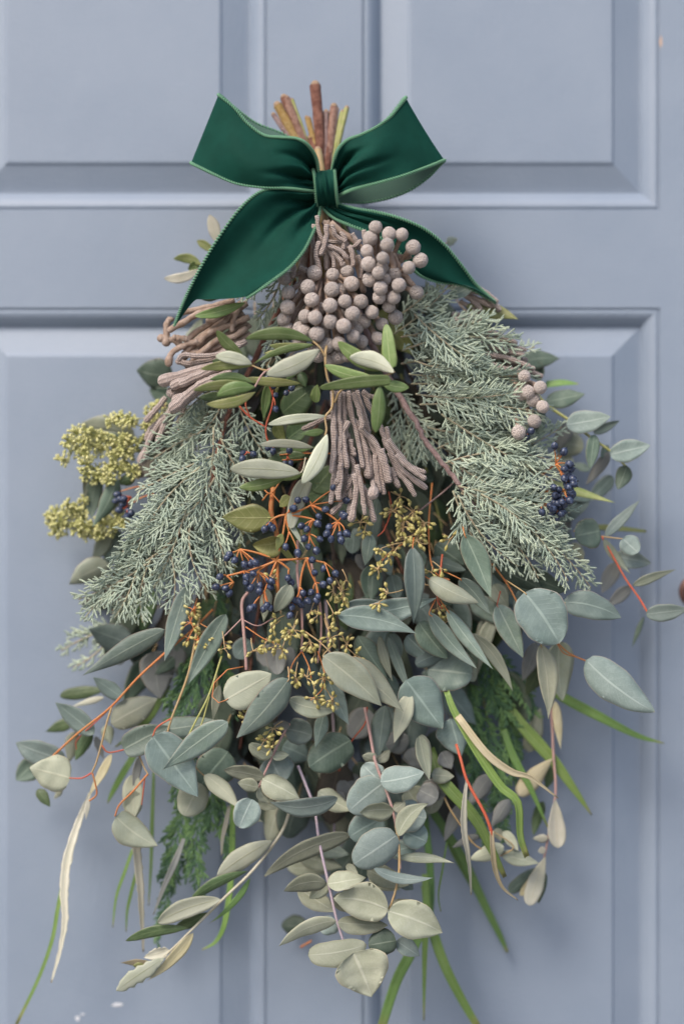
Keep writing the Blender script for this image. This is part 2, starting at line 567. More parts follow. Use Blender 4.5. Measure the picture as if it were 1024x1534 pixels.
# (inset px, depth mm behind face)
MOULD = [(0, 0), (.9, 2.0), (2.8, 2.2), (4.2, .8), (7, .6), (10, 1.0), (13, 1.8), (16, 3.0), (19, 4.6), (22, 6.4), (24.5, 8.0), (26, 9.2), (27, 11.2), (30, 11.2)]
FIELD = [(30, 11.2), (31, 10.8), (34, 10.4), (67, 4.0), (69, 3.5), (70.5, 2.4), (72, 1.9), (74, 1.7)]


def rings(prof, x0, x1, y0, y1, fill=False):
    m = MB()
    n = len(prof)
    for i, (q, dep) in enumerate(prof):
        a = [(x0 + q, y0 + q), (x1 - q, y0 + q), (x1 - q, y1 - q), (x0 + q, y1 - q)]
        m.v += [Vector((fx(p[0]), dep * .001, fz(p[1]))) for p in a]
        m.uv += [(0, 0)] * 4
    for i in range(n - 1):
        for k in range(4):
            a, b = i * 4 + k, i * 4 + (k + 1) % 4
            m.f.append((a, a + 4, b + 4, b))
            m.mi.append(0)
    if fill:
        a = (n - 1) * 4
        m.f.append((a, a + 3, a + 2, a + 1))
        m.mi.append(0)
    return m


for kx in ('ul', 'ur', 'll', 'lr'):
    x0, x1, y0, y1 = OPEN[kx]
    pm = rings(FIELD, x0, x1, y0, y1, True)
    po = link('panel', pm.mesh('panel', [M['door']], WL[door.name], False), door)
    mm = rings(MOULD, x0, x1, y0, y1)
    link('moulding', mm.mesh('moulding', [M['door']], WL[door.name], False), po, WL[door.name])


def fleck(x, y, rx, ry, mat, name, seed, lab):
    r = random.Random(seed)
    m = MB()
    n = 14
    c = Vector((fx(x), 0, fz(y)))
    rr = [1 + r.uniform(-.35, .35) for _ in range(n)]
    for dep, sc in ((-.00005, 1.0), (-.0005, .85)):
        for i in range(n):
            a = 2 * math.pi * i / n
            m.v.append(c + Vector((math.cos(a) * rx * S * rr[i] * sc, dep + FLECK_Y, math.sin(a) * ry * S * rr[i] * sc)))
            m.uv.append((0, 0))
    for i in range(n):
        j = (i + 1) % n
        m.f.append((i, j, n + j, n + i))
        m.mi.append(0)
    m.f.append(tuple(range(n, 2 * n)))
    m.mi.append(0)
    link(name, m.mesh(name, [mat], WL[door.name], False), door, label=lab)


FLECK_Y = 0.0004
fleck(989, 62, 2.2, 9, M['chip'], 'paint_chip', 3, 'bare wood chip in the paint at the moulding edge')
FLECK_Y = .0016
fleck(176, 1506, 8, 2.5, M['fleck'], 'paint_fleck', 5, 'small white fleck low on the door panel')
fleck(116, 1526, 3, 4, M['fleck'], 'paint_fleck', 6, 'small white fleck low on the door panel')
fleck(124, 1520, 3, 1.6, M['fleck'], 'paint_fleck', 8, 'small white fleck low on the door panel')

# door knob at the right edge of the picture
m = MB()
kc = Vector((fx(1040), 0, fz(886)))
prof = [(0.0, .024), (.003, .024), (.005, .021), (.006, .011), (.022, .0095), (.027, .013), (.031, .020), (.038, .0245), (.046, .024), (.052, .018), (.055, .009), (.056, .0002)]
rows, uvs = [], []
for dep, r_ in prof:
    for k in range(33):
        a = 2 * math.pi * k / 32
        rows.append(kc + Vector((math.cos(a) * r_ * .66, -dep * .7 - .0002, math.sin(a) * r_ * .66)))
        uvs.append((k / 32, dep))
m.grid(rows, uvs, len(prof), 33)
link('door_knob', m.mesh('door_knob', [M['bronze']], kc), door, kc)


# ------------------------------------------------------------------ plant builder
SHAPES = dict(lance=(.70, 1.22), ell=(.58, .94), olive=(.85, .75), round=(.45, .56), ovate=(.42, .88), spat=(1.0, .5), strap=(.22, .45), heart=(.42, 1.05), point=(.5, 1.1))


class Sprig:
    def __init__(self, name, label, cat, view, x, y, d, group=None):
        self.o = thing(name, label, cat, P(view, x, y, d), group)
        self.parts = {}
        self.view = view

    def part(self, part, mat):
        if part not in self.parts: self.parts[part] = (MB(), [])
        mb, mats = self.parts[part]
        if mat not in mats: mats.append(mat)
        return mb, mats.index(mat)

    def stem(self, pts, w0, w1, mat='stem_tan', part='stem', view=None, n=None, cap=True, sides=7, jit=0.0, knob=0.0, vary=0.0):
        """pts (x, y, d); widths are diameters in photograph pixels."""
        view = view or self.view
        q = [P(view, *p) for p in pts]
        n = n or max(6, 5 * (len(q) - 1) + 1)
        q = spline(q, n)
        if jit:
            q = [p + Vector((R.gauss(0, jit), R.gauss(0, jit), R.gauss(0, jit))) * S for p in q]
        r = []
        for i in range(n):
            t = i / (n - 1)
            a = (w0 + (w1 - w0) * t) * .5 * S
            a *= 1 + R.uniform(-vary, vary)
            if knob and t > .82: a *= 1 + knob * math.sin((t - .82) / .18 * math.pi * .62)
            r.append(a)
        mb = MB()
        mb.tube(q, r, sides, 0, cap)
        link(part, mb.mesh(part, [M[mat]], q[0]), self.o, q[0])
        return q

    def leaf(self, bx, by, tx, ty, w, d, shape='lance', mat='euc_grey', back=None, dt=None, roll=None, side=0.0, bend=None, cup=None, view=None, pet=None, pmat='stem_tan', pw=2.0, nick=0.0, name='leaf', fold=.06):
        view = view or self.view
        rr = R
        if dt is None: dt = rr.uniform(-6, 6)
        if roll is None: roll = rr.uniform(-24, 24)
        if bend is None: bend = rr.uniform(-.12, .10)
        if cup is None: cup = rr.uniform(-.2, .16)
        b, t = P(view, bx, by, d), P(view, tx, ty, d + dt)
        ax = t - b
        Ln = ax.length
        ax = ax / Ln
        toc = (Vector(cam.location) - b).normalized()
        nz = (toc - ax * toc.dot(ax)).normalized()
        wx = ax.cross(nz)
        a = math.radians(roll)
        wx, nz = wx * math.cos(a) + nz * math.sin(a), nz * math.cos(a) - wx * math.sin(a)
        W = PX(view, w, d) / max(.35, math.cos(a))
        pa, pb = SHAPES[shape]
        tm = pa / (pa + pb)
        pk = tm ** pa * (1 - tm) ** pb
        NY, NX = 16, 7
        ph = [rr.uniform(0, 6.28) for _ in range(5)]
        tw = rr.uniform(-.35, .35)
        asy = rr.uniform(-.09, .09)
        ex = rr.uniform(.9, 1.12)
        rows, uvs = [], []
        for i in range(NY):
            v = i / (NY - 1)
            vv = .5 - .5 * math.cos(math.pi * v) * (1 - .25 * (1 - abs(2 * v - 1)))
            vv = v * .5 + (.5 - .5 * math.cos(math.pi * v)) * .5
            hw = .5 * W * (max(0.0, vv ** pa * (1 - vv) ** pb) / pk) ** ex
            for j in range(NX):
                u = j / (NX - 1) * 2 - 1
                h2 = hw * (1 + asy * (1 if u > 0 else -1) + .035 * math.sin(vv * 9 + ph[0] + (2 if u > 0 else 0)) + .02 * math.sin(vv * 21 + ph[1] * (1 if u > 0 else 2)))
                if nick and abs(u) > .6:
                    h2 *= 1 - nick * max(0, math.sin(vv * 34 + ph[2] + u))
                x = u * h2 + side * Ln * 4 * vv * (1 - vv)
                z = bend * Ln * 4 * vv * (1 - vv) + cup * W * (u * u) * (hw / (.5 * W)) + fold * abs(u) * hw
                z += .016 * W * math.sin(vv * 12 + ph[3]) * u * abs(u) + .010 * W * math.sin(vv * 17 + ph[4] + 2 * u)
                z += tw * (vv - .3) * x
                rows.append(b + ax * (vv * Ln) + wx * x + nz * z)
                uvs.append((j / (NX - 1), vv))
        mb = MB()
        mb.grid(rows, uvs, NY, NX)
        # second skin, a fraction of a millimetre behind
        n0 = len(rows)
        thk = .00032
        rows2 = []
        for i in range(NY):
            for j in range(NX):
                p = rows[i * NX + j]
                e = 0.15 if (j in (0, NX - 1) or i in (0, NY - 1)) else 1
                rows2.append(p - nz * thk * e)
        fb = len(mb.f)
        mb.grid(rows2, uvs, NY, NX, 1)
        for k in range(fb, len(mb.f)): mb.f[k] = mb.f[k][::-1]
        edge = [j for j in range(NX)] + [i * NX + NX - 1 for i in range(1, NY)] + [(NY - 1) * NX + j for j in range(NX - 2, -1, -1)] + [i * NX for i in range(NY - 2, 0, -1)]
        for q in range(len(edge)):
            a0, a1 = edge[q], edge[(q + 1) % len(edge)]
            mb.f.append((a1, a0, a0 + n0, a1 + n0))
            mb.mi.append(0)
        # the front skin faces the camera
        me = mb.mesh(name, [M[mat], M[back or mat]], b)
        ob = link(name, me, self.o, b)
        if pet is not None:
            c = [P(view, *p) for p in (pet if isinstance(pet, list) else [pet])]
            c.append(b)
            c.append(b + ax * Ln * .06)
            c = spline(c, 7)
            m2, k2 = self.part('leaf_stalks', pmat)
            m2.tube(c, [pw * .5 * S * (1 - .35 * i / 6) for i in range(7)], 5, k2)
        return ob

    def blade(self, pts, w0, wm, w1, mat='grass', view=None, keel=.25, n=22, roll=0.0, name='blade', jag=0.0, curl=0.0):
        """a long strap leaf along a path; widths in photograph pixels."""
        view = view or self.view
        q = spline([P(view, *p) for p in pts], n)
        rows, uvs, rows2 = [], [], []
        for i in range(n):
            v = i / (n - 1)
            t = (q[min(i + 1, n - 1)] - q[max(i - 1, 0)]).normalized()
            toc = (Vector(cam.location) - q[i]).normalized()
            nz = (toc - t * toc.dot(t)).normalized()
            wx = t.cross(nz)
            a = math.radians(roll + curl * v)
            wx, nz = wx * math.cos(a) + nz * math.sin(a), nz * math.cos(a) - wx * math.sin(a)
            ww = (w0 + (wm - w0) * min(1, v / .35)) if v < .35 else wm + (w1 - wm) * ((v - .35) / .65) ** 1.4
            hw = ww * .5 * S
            for j, u in enumerate((-1, -.5, 0, .5, 1)):
                h2 = hw * (1 + (R.uniform(-jag, jag) if abs(u) == 1 else 0))
                p = q[i] + wx * u * h2 + nz * (abs(u) * keel * hw)
                rows.append(p)
                rows2.append(p - nz * (.0004 if abs(u) < 1 else .00008))
                uvs.append((j / 4, v))
        mb = MB()
        mb.grid(rows, uvs, n, 5)
        fb = len(mb.f)
        mb.grid(rows2, uvs, n, 5)
        for k in range(fb, len(mb.f)): mb.f[k] = mb.f[k][::-1]
        N0 = n * 5
        edge = list(range(5)) + [i * 5 + 4 for i in range(1, n)] + [(n - 1) * 5 + j for j in (3, 2, 1, 0)] + [i * 5 for i in range(n - 2, 0, -1)]
        for k in range(len(edge)):
            a0, a1 = edge[k], edge[(k + 1) % len(edge)]
            mb.f.append((a1, a0, a0 + N0, a1 + N0))
            mb.mi.append(0)
        return link(name, mb.mesh(name, [M[mat]], q[0]), self.o, q[0])

    def done(self):
        for part, (mb, mats) in self.parts.items():
            o = link(part, mb.mesh(part, [M[m] for m in mats], WL[self.o.name]), self.o)
            if part in ('seed_capsules', 'flower_buds', 'leaf_stalks', 'berry_stalks', 'seed_stalks', 'ball_necks'): o['kind'] = 'stuff'
        self.parts = {}


# ------------------------------------------------------------------ velvet bow
bow = thing('ribbon_bow', 'dark green velvet ribbon bow with light green stitched edges', 'bow', P('F', 488, 282, 96))


def ribbon(name, ea, eb, nu=60, nv=15, fold=None, cut=None, seed=1, gather=None):
    r = random.Random(seed)
    A = spline([P('F', *p) for p in ea], nu)
    B = spline([P('F', *p) for p in eb], nu)
    G = []
    for i in range(nu):
        row = []
        for j in range(nv):
            v = j / (nv - 1)
            u = i / (nu - 1)
            if cut: u = u * (1 - cut(v))
            f = u * (nu - 1)
            k = min(int(f), nu - 2)
            e = f - k
            a, b = A[k].lerp(A[k + 1], e), B[k].lerp(B[k + 1], e)
            p = a.lerp(b, v)
            if fold:
                p = p + Vector((0, -fold(u, v) * .001, 0))
            row.append(p)
        G.append(row)
    mb = MB()
    rows = [p for row in G for p in row]
    uvs = [(i / (nu - 1), j / (nv - 1)) for i in range(nu) for j in range(nv)]
    mb.grid(rows, uvs, nu, nv)
    nrm = []
    for i in range(nu):
        for j in range(nv):
            du = G[min(i + 1, nu - 1)][j] - G[max(i - 1, 0)][j]
            dv = G[i][min(j + 1, nv - 1)] - G[i][max(j - 1, 0)]
            n = du.cross(dv)
            nrm.append(n.normalized() if n.length > 0 else Vector((0, -1, 0)))
    sgn = 1 if nrm[(nu // 4) * nv + nv // 2].y < 0 else -1
    rows2 = [p - n * sgn * .0007 for p, n in zip(rows, nrm)]
    if sgn < 0:
        mb.f = [f[::-1] for f in mb.f]
    fb = len(mb.f)
    mb.grid(rows2, uvs, nu, nv, 1)
    if sgn > 0:
        for k in range(fb, len(mb.f)): mb.f[k] = mb.f[k][::-1]
    N0 = nu * nv
    edge = list(range(nv)) + [i * nv + nv - 1 for i in range(1, nu)] + [(nu - 1) * nv + j for j in range(nv - 2, -1, -1)] + [i * nv for i in range(nu - 2, 0, -1)]
    for k in range(len(edge)):
        a0, a1 = edge[k], edge[(k + 1) % len(edge)]
        mb.f.append((a0, a1, a1 + N0, a0 + N0))
        mb.mi.append(1)
    o = link(name, mb.mesh(name, [M['velvet'], M['backing']], WL[bow.name]), bow)
    for col in (0, nv - 1):
        line = [G[i][col] for i in range(nu)]
        stitch(o, line)
    return o


def stitch(parent, line, rad=1.3):
    """a cord along the ribbon edge, wrapped with a slanting thread."""
    ln = sum((line[i + 1] - line[i]).length for i in range(len(line) - 1))
    n = max(10, int(ln / (3.6 * S)))
    q = spline(line, n * 2)
    mb = MB()
    mb.tube(q, [rad * S] * len(q), 5, 1)
    for i in range(n):
        p, t = q[2 * i], (q[min(2 * i + 1, len(q) - 1)] - q[max(2 * i - 1, 0)]).normalized()
        sd = t.cross(Vector((0, -1, 0)))
        if sd.length < .2: sd = t.orthogonal()
        sd.normalize()
        fr = sd.cross(t)
        if fr.y > 0: fr = -fr
        h = 2.0 * S
        mb.tube([p - sd * h - t * 1.5 * S + fr * .3 * S, p - t * .2 * S + fr * 1.6 * S, p + sd * h + t * 1.5 * S + fr * .3 * S], [1.0 * S, 1.2 * S, 1.0 * S], 5, 0)
    o = link('stitched_edge', mb.mesh('stitched_edge', [M['stitch'], M['stitch_core']], WL[bow.name]), parent, WL[bow.name])


def sm(a, b, x):
    t = max(0, min(1, (x - a) / (b - a)))
    return t * t * (3 - 2 * t)


def crease(u, v, rows):
    z = 0
    for v0, v1, ln, amp, wd in rows:
        c = v0 + (v1 - v0) * min(1, u / ln)
        z += amp * (1 - sm(ln * .35, ln, u)) * math.exp(-((v - c) / (wd * (.6 + u / ln))) ** 2)
    return z


def fl(u, v):   # gathers beside the knot on the front half of the left loop
    k = 1 - sm(.0, .30, u)
    k2 = 1 - sm(.80, 1.0, 1 - u) if u > .7 else 0
    dip = -24 * math.exp(-((u - .085) / .05) ** 2 - ((v - .42) / .2) ** 2) - 10 * math.exp(-((u - .17) / .05) ** 2 - ((v - .72) / .12) ** 2)
    dip += crease(u, v, [(.2, .12, .2, -7, .05), (.34, .3, .33, -8, .05), (.5, .55, .26, 8, .06), (.62, .74, .34, -10, .05), (.78, .92, .26, -7, .04), (.86, .8, .16, 6, .05)])
    return dip + k * 5 * math.sin(v * 10.5 + 1.2 + u * 5) + 3.2 * math.sin(v * 6 + u * 11) * sm(.05, .2, u) * (1 - sm(.35, .55, u)) + 6 * math.sin(math.pi * v) * sm(.1, .25, u) * (1 - sm(.4, .52, u))


ribbon('loop',
       [(478, 268, 98), (474, 240, 112), (462, 220, 124), (445, 209, 130), (420, 206, 131), (395, 202, 128), (370, 184, 122), (350, 161, 115), (328, 143, 104), (334, 146, 92), (354, 163, 84), (385, 185, 80), (430, 204, 80), (470, 240, 85), (482, 264, 88)],
       [(480, 290, 100), (470, 287, 110), (450, 285, 118), (425, 283, 125), (390, 281, 128), (355, 275, 124), (325, 263, 116), (303, 253, 108), (287, 245, 99), (292, 245, 89), (322, 259, 82), (375, 273, 80), (430, 278, 80), (468, 282, 85), (482, 290, 88)],
       nu=120, nv=41, fold=fl, seed=2)


def fr(u, v):
    k = 1 - sm(.0, .26, u)
    dip = -20 * math.exp(-((u - .08) / .05) ** 2 - ((v - .55) / .2) ** 2) - 10 * math.exp(-((u - .17) / .05) ** 2 - ((v - .35) / .12) ** 2)
    dip += crease(u, v, [(.2, .1, .22, -7, .05), (.36, .28, .36, -9, .05), (.52, .5, .26, 7, .06), (.64, .62, .40, -9, .05), (.8, .9, .26, -6, .04)])
    return dip + k * 5 * math.sin(v * 11 + .4 + u * 4) + 3.0 * math.sin(v * 7 + u * 13 + 1) * sm(.04, .15, u) * (1 - sm(.3, .5, u)) + 5 * math.sin(math.pi * v) * sm(.1, .25, u) * (1 - sm(.4, .52, u))


ribbon('loop',
       [(496, 264, 98), (499, 245, 110), (506, 224, 119), (520, 209, 122), (540, 201, 122), (562, 191, 118), (582, 177, 112), (595, 162, 108), (607, 147, 102), (602, 151, 90), (575, 183, 80), (540, 207, 78), (508, 237, 82), (494, 266, 88)],
       [(500, 296, 100), (512, 290, 112), (528, 283, 120), (550, 277, 124), (578, 270, 124), (607, 262, 120), (632, 253, 112), (650, 246, 106), (665, 240, 99), (660, 246, 90), (640, 267, 84), (610, 287, 80), (575, 299, 79), (540, 304, 80), (502, 302, 88)],
       nu=120, nv=41, fold=fr, seed=3)


def ft(u, v):
    k = 1 - sm(.0, .35, u)
    return crease(u, v, [(.3, .22, .4, -7, .05), (.5, .5, .7, -8, .06), (.7, .82, .5, -6, .05), (.15, .1, .3, 5, .05)]) - 12 * math.exp(-((u - .12) / .08) ** 2 - ((v - .45) / .16) ** 2) + k * 6 * math.sin(v * 12 + .6) + 7.5 * math.sin(v * 5.5 + u * 3.2 + .3) * sm(.1, .35, u) * (1 - .5 * sm(.7, 1, u)) + 2 * math.sin(v * 11 + u * 4)


ribbon('tail',
       [(474, 289, 98), (452, 289, 110), (422, 284, 117), (390, 290, 120), (360, 315, 122), (330, 355, 124), (305, 395, 122), (285, 432, 120), (272, 460, 116), (261, 488, 110)],
       [(480, 305, 100), (477, 328, 112), (468, 352, 124), (455, 378, 136), (435, 402, 142), (412, 420, 144), (390, 435, 142), (370, 447, 140)],
       nu=80, nv=41, fold=ft, cut=lambda v: .165 * sm(0, .16, v) * (1 - v) ** .45, seed=4)


def ft2(u, v):
    k = 1 - sm(.0, .3, u)
    return crease(u, v, [(.3, .3, .4, -6, .05), (.6, .66, .55, -6, .05)]) + k * 4 * math.sin(v * 9 + .6) + 3.5 * math.sin(v * 5 + u * 6) * sm(.1, .35, u)


ribbon('tail',
       [(500, 304, 98), (530, 312, 106), (565, 318, 112), (600, 328, 116), (635, 343, 114), (665, 366, 108), (690, 395, 100), (712, 424, 90), (728, 440, 84), (742, 453, 80)],
       [(484, 312, 98), (500, 326, 104), (525, 338, 108), (560, 352, 108), (590, 372, 106), (610, 395, 103), (628, 412, 100), (655, 422, 96), (695, 428, 90), (740, 452, 80)],
       nu=80, nv=35, fold=ft2, seed=5)

# knot
mb = MB()
NU, NVV = 34, 22
rows, uvs = [], []
edges = {0: [], NVV - 1: []}
for i in range(NU):
    a = math.radians(-125 + 250 * i / (NU - 1))
    for j in range(NVV):
        v = j / (NVV - 1)
        u = v * 2 - 1
        f = .0016 * math.sin(v * 15 + math.sin(a * 1.3) * 1.1) + .001 * math.sin(v * 27 + a)
        hz = (26 + 3 * abs(u)) * S
        x = fx(488.5) + u * (16.5 - 1.5 * math.cos(a)) * S * (D - .1) / D - math.sin(a) * 2.5 * S
        z = fz(281) + math.sin(a) * hz + u * 1.5 * S
        z = Z0 + (z - Z0) * (D - .1) / D
        y = -.094 - (.026 + f) * math.cos(a) * (1 - .10 * u * u)
        p = Vector((x, y, z))
        rows.append(p)
        uvs.append((v, i / (NU - 1)))
        if j in edges: edges[j].append(p)
mb.grid(rows, uvs, NU, NVV)
ko = link('knot', mb.mesh('knot', [M['velvet']], WL[bow.name]), bow)
sol = ko.modifiers.new('thickness', 'SOLIDIFY')
sol.thickness = .0007
for e in edges.values(): stitch(ko, e)

# ------------------------------------------------------------------ generators for needle foliage, seeds and berries
def bez(a, b, c, n):
    return [a * (1 - t) ** 2 + b * 2 * t * (1 - t) + c * t * t for t in (i / (n - 1) for i in range(n))]


def fronds(sp, view, sprays, mats=('cypress', 'cypress_tip', 'cypress_axis'), gap=8.5, tgap=7.5, tlen=(13, 32), thick=3.4, ang=(50, 36), flat=.22, part='spray', quat=True, sag=.2, width=None):
    """sprays: (x0, y0, x1, y1, half spread, depth start, depth end). Every spray is one part."""
    for sprow in sprays:
        x0, y0, x1, y1, spread, d0, d1 = sprow[:7]
        p0, p2 = P(view, x0, y0, d0), P(view, x1, y1, d1)
        sc = S
        spread_m = spread / VIEWS[view][2] * S
        ax = p2 - p0
        L_ = ax.length
        axn = ax / L_
        toc = Vector((0, -1, 0))
        nz = (toc - axn * toc.dot(axn)).normalized()
        tilt = math.radians(R.uniform(-38, 38))
        lat = axn.cross(nz)
        lat, nz = lat * math.cos(tilt) + nz * math.sin(tilt), nz * math.cos(tilt) - lat * math.sin(tilt)
        bow_ = R.uniform(-sag, sag) * L_
        mid = (p0 + p2) * .5 + lat * bow_ + nz * L_ * R.uniform(.02, .10)
        axis = bez(p0, mid, p2, 16)
        mb = MB()
        mb.tube(axis, [thick * S * (.56 - .22 * i / 15) for i in range(16)], 5, 2 if len(mats) > 2 else 0)
        n = max(4, int(L_ / (gap * S)))
        for i in range(n):
            t = (i + R.uniform(.1, .7)) / n
            k = t * 15
            k0 = min(int(k), 14)
            pos = axis[k0].lerp(axis[k0 + 1], k - k0)
            tan = (axis[k0 + 1] - axis[k0]).normalized()
            sd = 1 if i % 2 else -1
            prof = (.35 + .65 * min(1, t / .3)) * (1 - .62 * max(0, (t - .3) / .7) ** 1.2)
            ln = spread_m * prof * R.uniform(.6, 1.25)
            a = math.radians(ang[0] + R.uniform(-10, 10)) * (1 - .3 * t)
            out = lat * sd
            nn = nz * R.uniform(-flat, flat * 1.1)
            d0_ = (tan * math.cos(a) + out * math.sin(a) + nn).normalized()
            d1_ = (d0_ + tan * .8 + nz * R.uniform(-.15, .2) + Vector((0, 0, -.12))).normalized()
            e = pos + d0_ * ln * .5 + d1_ * ln * .5
            br = bez(pos, pos + d0_ * ln * .5, e, 6)
            tm = 1 if R.random() < .22 else 0
            mb.tube(br, [thick * S * .5 * (1 - .28 * q / 5) for q in range(6)], 4, tm)
            m_ = max(2, int(ln / (tgap * S)))
            for j in range(m_):
                tt = (j + .6) / (m_ + .3)
                kk = tt * 5
                q0 = min(int(kk), 4)
                pp = br[q0].lerp(br[q0 + 1], kk - q0)
                bt = (br[q0 + 1] - br[q0]).normalized()
                bn = bt.cross(nz).normalized()
                s2 = 1 if (j + i) % 2 else -1
                l2 = min(ln * .62, R.uniform(*tlen) * S) * (1 - .35 * tt)
                a2 = math.radians(ang[1] + R.uniform(-7, 8))
                dd = (bt * math.cos(a2) + bn * s2 * math.sin(a2) + nz * R.uniform(-.12, .28)).normalized()
                de = (dd * .8 + bt * .9 + nz * R.uniform(-.08, .12)).normalized()
                tw = bez(pp, pp + dd * l2 * .5, pp + dd * l2 * .5 + de * l2 * .5, 4)
                mb.tube(tw, [thick * S * q for q in (.46, .46, .43, .38)], 4, 1 if R.random() < .3 else tm)
                if quat and l2 > 11 * S:
                    for u in (.4, .7):
                        if R.random() < .3:
                            pq = tw[0].lerp(tw[3], u)
                            s3 = 1 if R.random() < .5 else -1
                            dq = (dd * .8 + bn * s3 * .5 + bt * .2 + nz * R.uniform(-.2, .4)).normalized()
                            l3 = l2 * R.uniform(.3, .5)
                            mb.tube([pq, pq + dq * l3 * .5, pq + (dq + bt * .25).normalized() * l3], [thick * S * q for q in (.40, .38, .28)], 4, 1 if R.random() < .5 else tm)
        o = link(part, mb.mesh(part, [M[m] for m in mats], p0), sp.o, p0)


def capsules(sp, view, cx, cy, n, rad, d, hub=None, mat='capsule', stalk='stem_tan', part='seed_capsules', size=(8.5, 5.2), down=.3):
    """n small capsules round (cx, cy); rad and the size in photograph pixels."""
    c = P(view, cx, cy, d)
    h = P(view, *hub) if hub else c + Vector((0, .002, rad * .6 * S))
    mb, mi = sp.part(part, mat)
    ms, si = sp.part('seed_stalks', stalk)
    ms.tube(bez(h, h.lerp(c, .5) + Vector((R.uniform(-3, 3), 0, R.uniform(-3, 3))) * S, c, 6), [1.5 * S * (.62 - .04 * i) for i in range(6)], 5, si)
    for i in range(n):
        dv = Vector((R.gauss(0, 1), R.gauss(0, .8), R.gauss(0, 1) - down)).normalized()
        rr = rad * S * R.uniform(.45, 1.05)
        e = c + dv * rr
        dv2 = (dv + Vector((R.uniform(-.4, .4), R.uniform(-.5, .2), R.uniform(-.5, .2)))).normalized()
        L_, W_ = size[0] * S * R.uniform(.8, 1.15), size[1] * S * R.uniform(.85, 1.1) * .5
        ms.tube([c, c.lerp(e, .6) + Vector((0, 0, .8 * S)), e], [.75 * S, .65 * S, .6 * S], 4, si, False)
        pts = [e + dv2 * L_ * t for t in (0, .22, .5, .75, .88, 1.0)]
        mb.tube(pts, [W_ * q for q in (.25, .72, 1.0, .86, .5, .22)], 6, mi)


def unit_ball(seed, neck=True):
    r = random.Random(seed)
    mb = MB()
    n, m = 12, 17
    rows, uvs = [], []
    for i in range(n):
        th = math.pi * i / (n - 1)
        for j in range(m):
            ph = 2 * math.pi * j / (m - 1)
            q = Vector((math.sin(th) * math.cos(ph), math.sin(th) * math.sin(ph), math.cos(th)))
            f = 1 + .05 * mnoise.noise(q * 1.7 + Vector((seed, 0, 0))) + .035 * mnoise.noise(q * 5 + Vector((0, seed, 0)))
            if neck and th > 2.4: f *= 1 + .25 * (th - 2.4)
            rows.append(q * f)
            uvs.append((j / (m - 1), i / (n - 1)))
    mb.grid(rows, uvs, n, m)
    return mb.mesh('berry', [M['brunia_ball']], (0, 0, 0))


BALLS = [unit_ball(i) for i in range(5)]


def unit_berry(seed):
    mb = MB()
    pts = [Vector((0, 0, z)) for z in (-1.15, -.9, -.4, .1, .55, .88, 1.05)]
    mb.tube(pts, [.25, .72, .98, 1.0, .84, .5, .2], 10)
    mb.tube([Vector((0, 0, 1.0)), Vector((.02, 0, 1.18)), Vector((.03, .01, 1.34))], [.2, .17, .10], 6, 1)
    return mb.mesh('berry', [M['blue_berry'], M['berry_scar']], (0, 0, 0))


BERRY = unit_berry(1)


def place(sp, me, p, dirv, size, name='berry', sq=1.0):
    o = link(name, me, sp.o, p)
    q = Vector(dirv).to_track_quat('Z', 'Y') @ Matrix.Rotation(R.uniform(0, 6.28), 4, 'Z').to_quaternion()
    o.rotation_mode = 'QUATERNION'
    o.rotation_quaternion = q
    o.scale = (size, size, size * sq)
    return o


def berries(sp, view, hubs, pts, d, r=5.3, mat='stem_orange', sw=3.0, dj=5):
    """hubs: {i: (x, y, parent)}; pts: (x, y, hub)."""
    ms, si = sp.part('berry_stalks', mat)
    H = {k: P(view, v[0], v[1], d + (v[3] if len(v) > 3 else 0)) for k, v in hubs.items()}
    for k, v in hubs.items():
        if v[2] is not None:
            a, b = H[v[2]], H[k]
            m_ = a.lerp(b, .5) + Vector((R.uniform(-4, 4), 0, R.uniform(-3, 4))) * S
            ms.tube(bez(a, m_, b, 7), [sw * S * (.62 - .03 * i) for i in range(7)], 6, si)
    for x, y, h in pts:
        c = P(view, x, y, d + R.uniform(-dj, dj) + 3)
        a = H[h]
        dv = (c - a)
        dv.y *= .4
        dv = (dv.normalized() + Vector((R.uniform(-.35, .35), R.uniform(-.7, .1), R.uniform(-.35, .25)))).normalized()
        m_ = a.lerp(c, .55) + Vector((R.uniform(-3, 3), R.uniform(-2, 2), R.uniform(-1, 4))) * S
        e = c - dv * r * S
        ms.tube(bez(a, m_, e, 6), [sw * S * (.40 - .025 * i) for i in range(6)], 5, si)
        place(sp, BERRY, c, dv, r * S * R.uniform(.88, 1.1) * .95)


def balls(sp, view, pts, d, r=11.3, hub=None, dome=None):
    """felted balls: (x, y[, extra depth]); each on its own short neck towards hub."""
    ms, si = sp.part('ball_necks', 'brunia_brown')
    for q in pts:
        x, y = q[:2]
        ex = q[2] if len(q) > 2 else 0
        X, Y = px(view, x, y)
        dd = d + ex + R.uniform(-2, 2)
        if dome: dd -= 22 * (((X - dome[0]) / dome[2]) ** 2 + ((Y - dome[1]) / dome[2]) ** 2)
        c = P(view, x, y, dd)
        h = P('F', *hub)
        dv = (c - h).normalized()
        rr = r * S * R.uniform(.86, 1.08) * (D - dd * .001) / D
        dv2 = (dv + Vector((0, -.4, 0))).normalized()
        place(sp, R.choice(BALLS), c, dv2, rr, sq=R.uniform(.94, 1.14))
        ms.tube(bez(h.lerp(c, .3), c - dv2 * rr * 2.6 + Vector((0, 0, .002)), c - dv2 * rr * .7, 7), [rr * q for q in (.30, .30, .32, .34, .38, .45, .58)], 7, si, False)


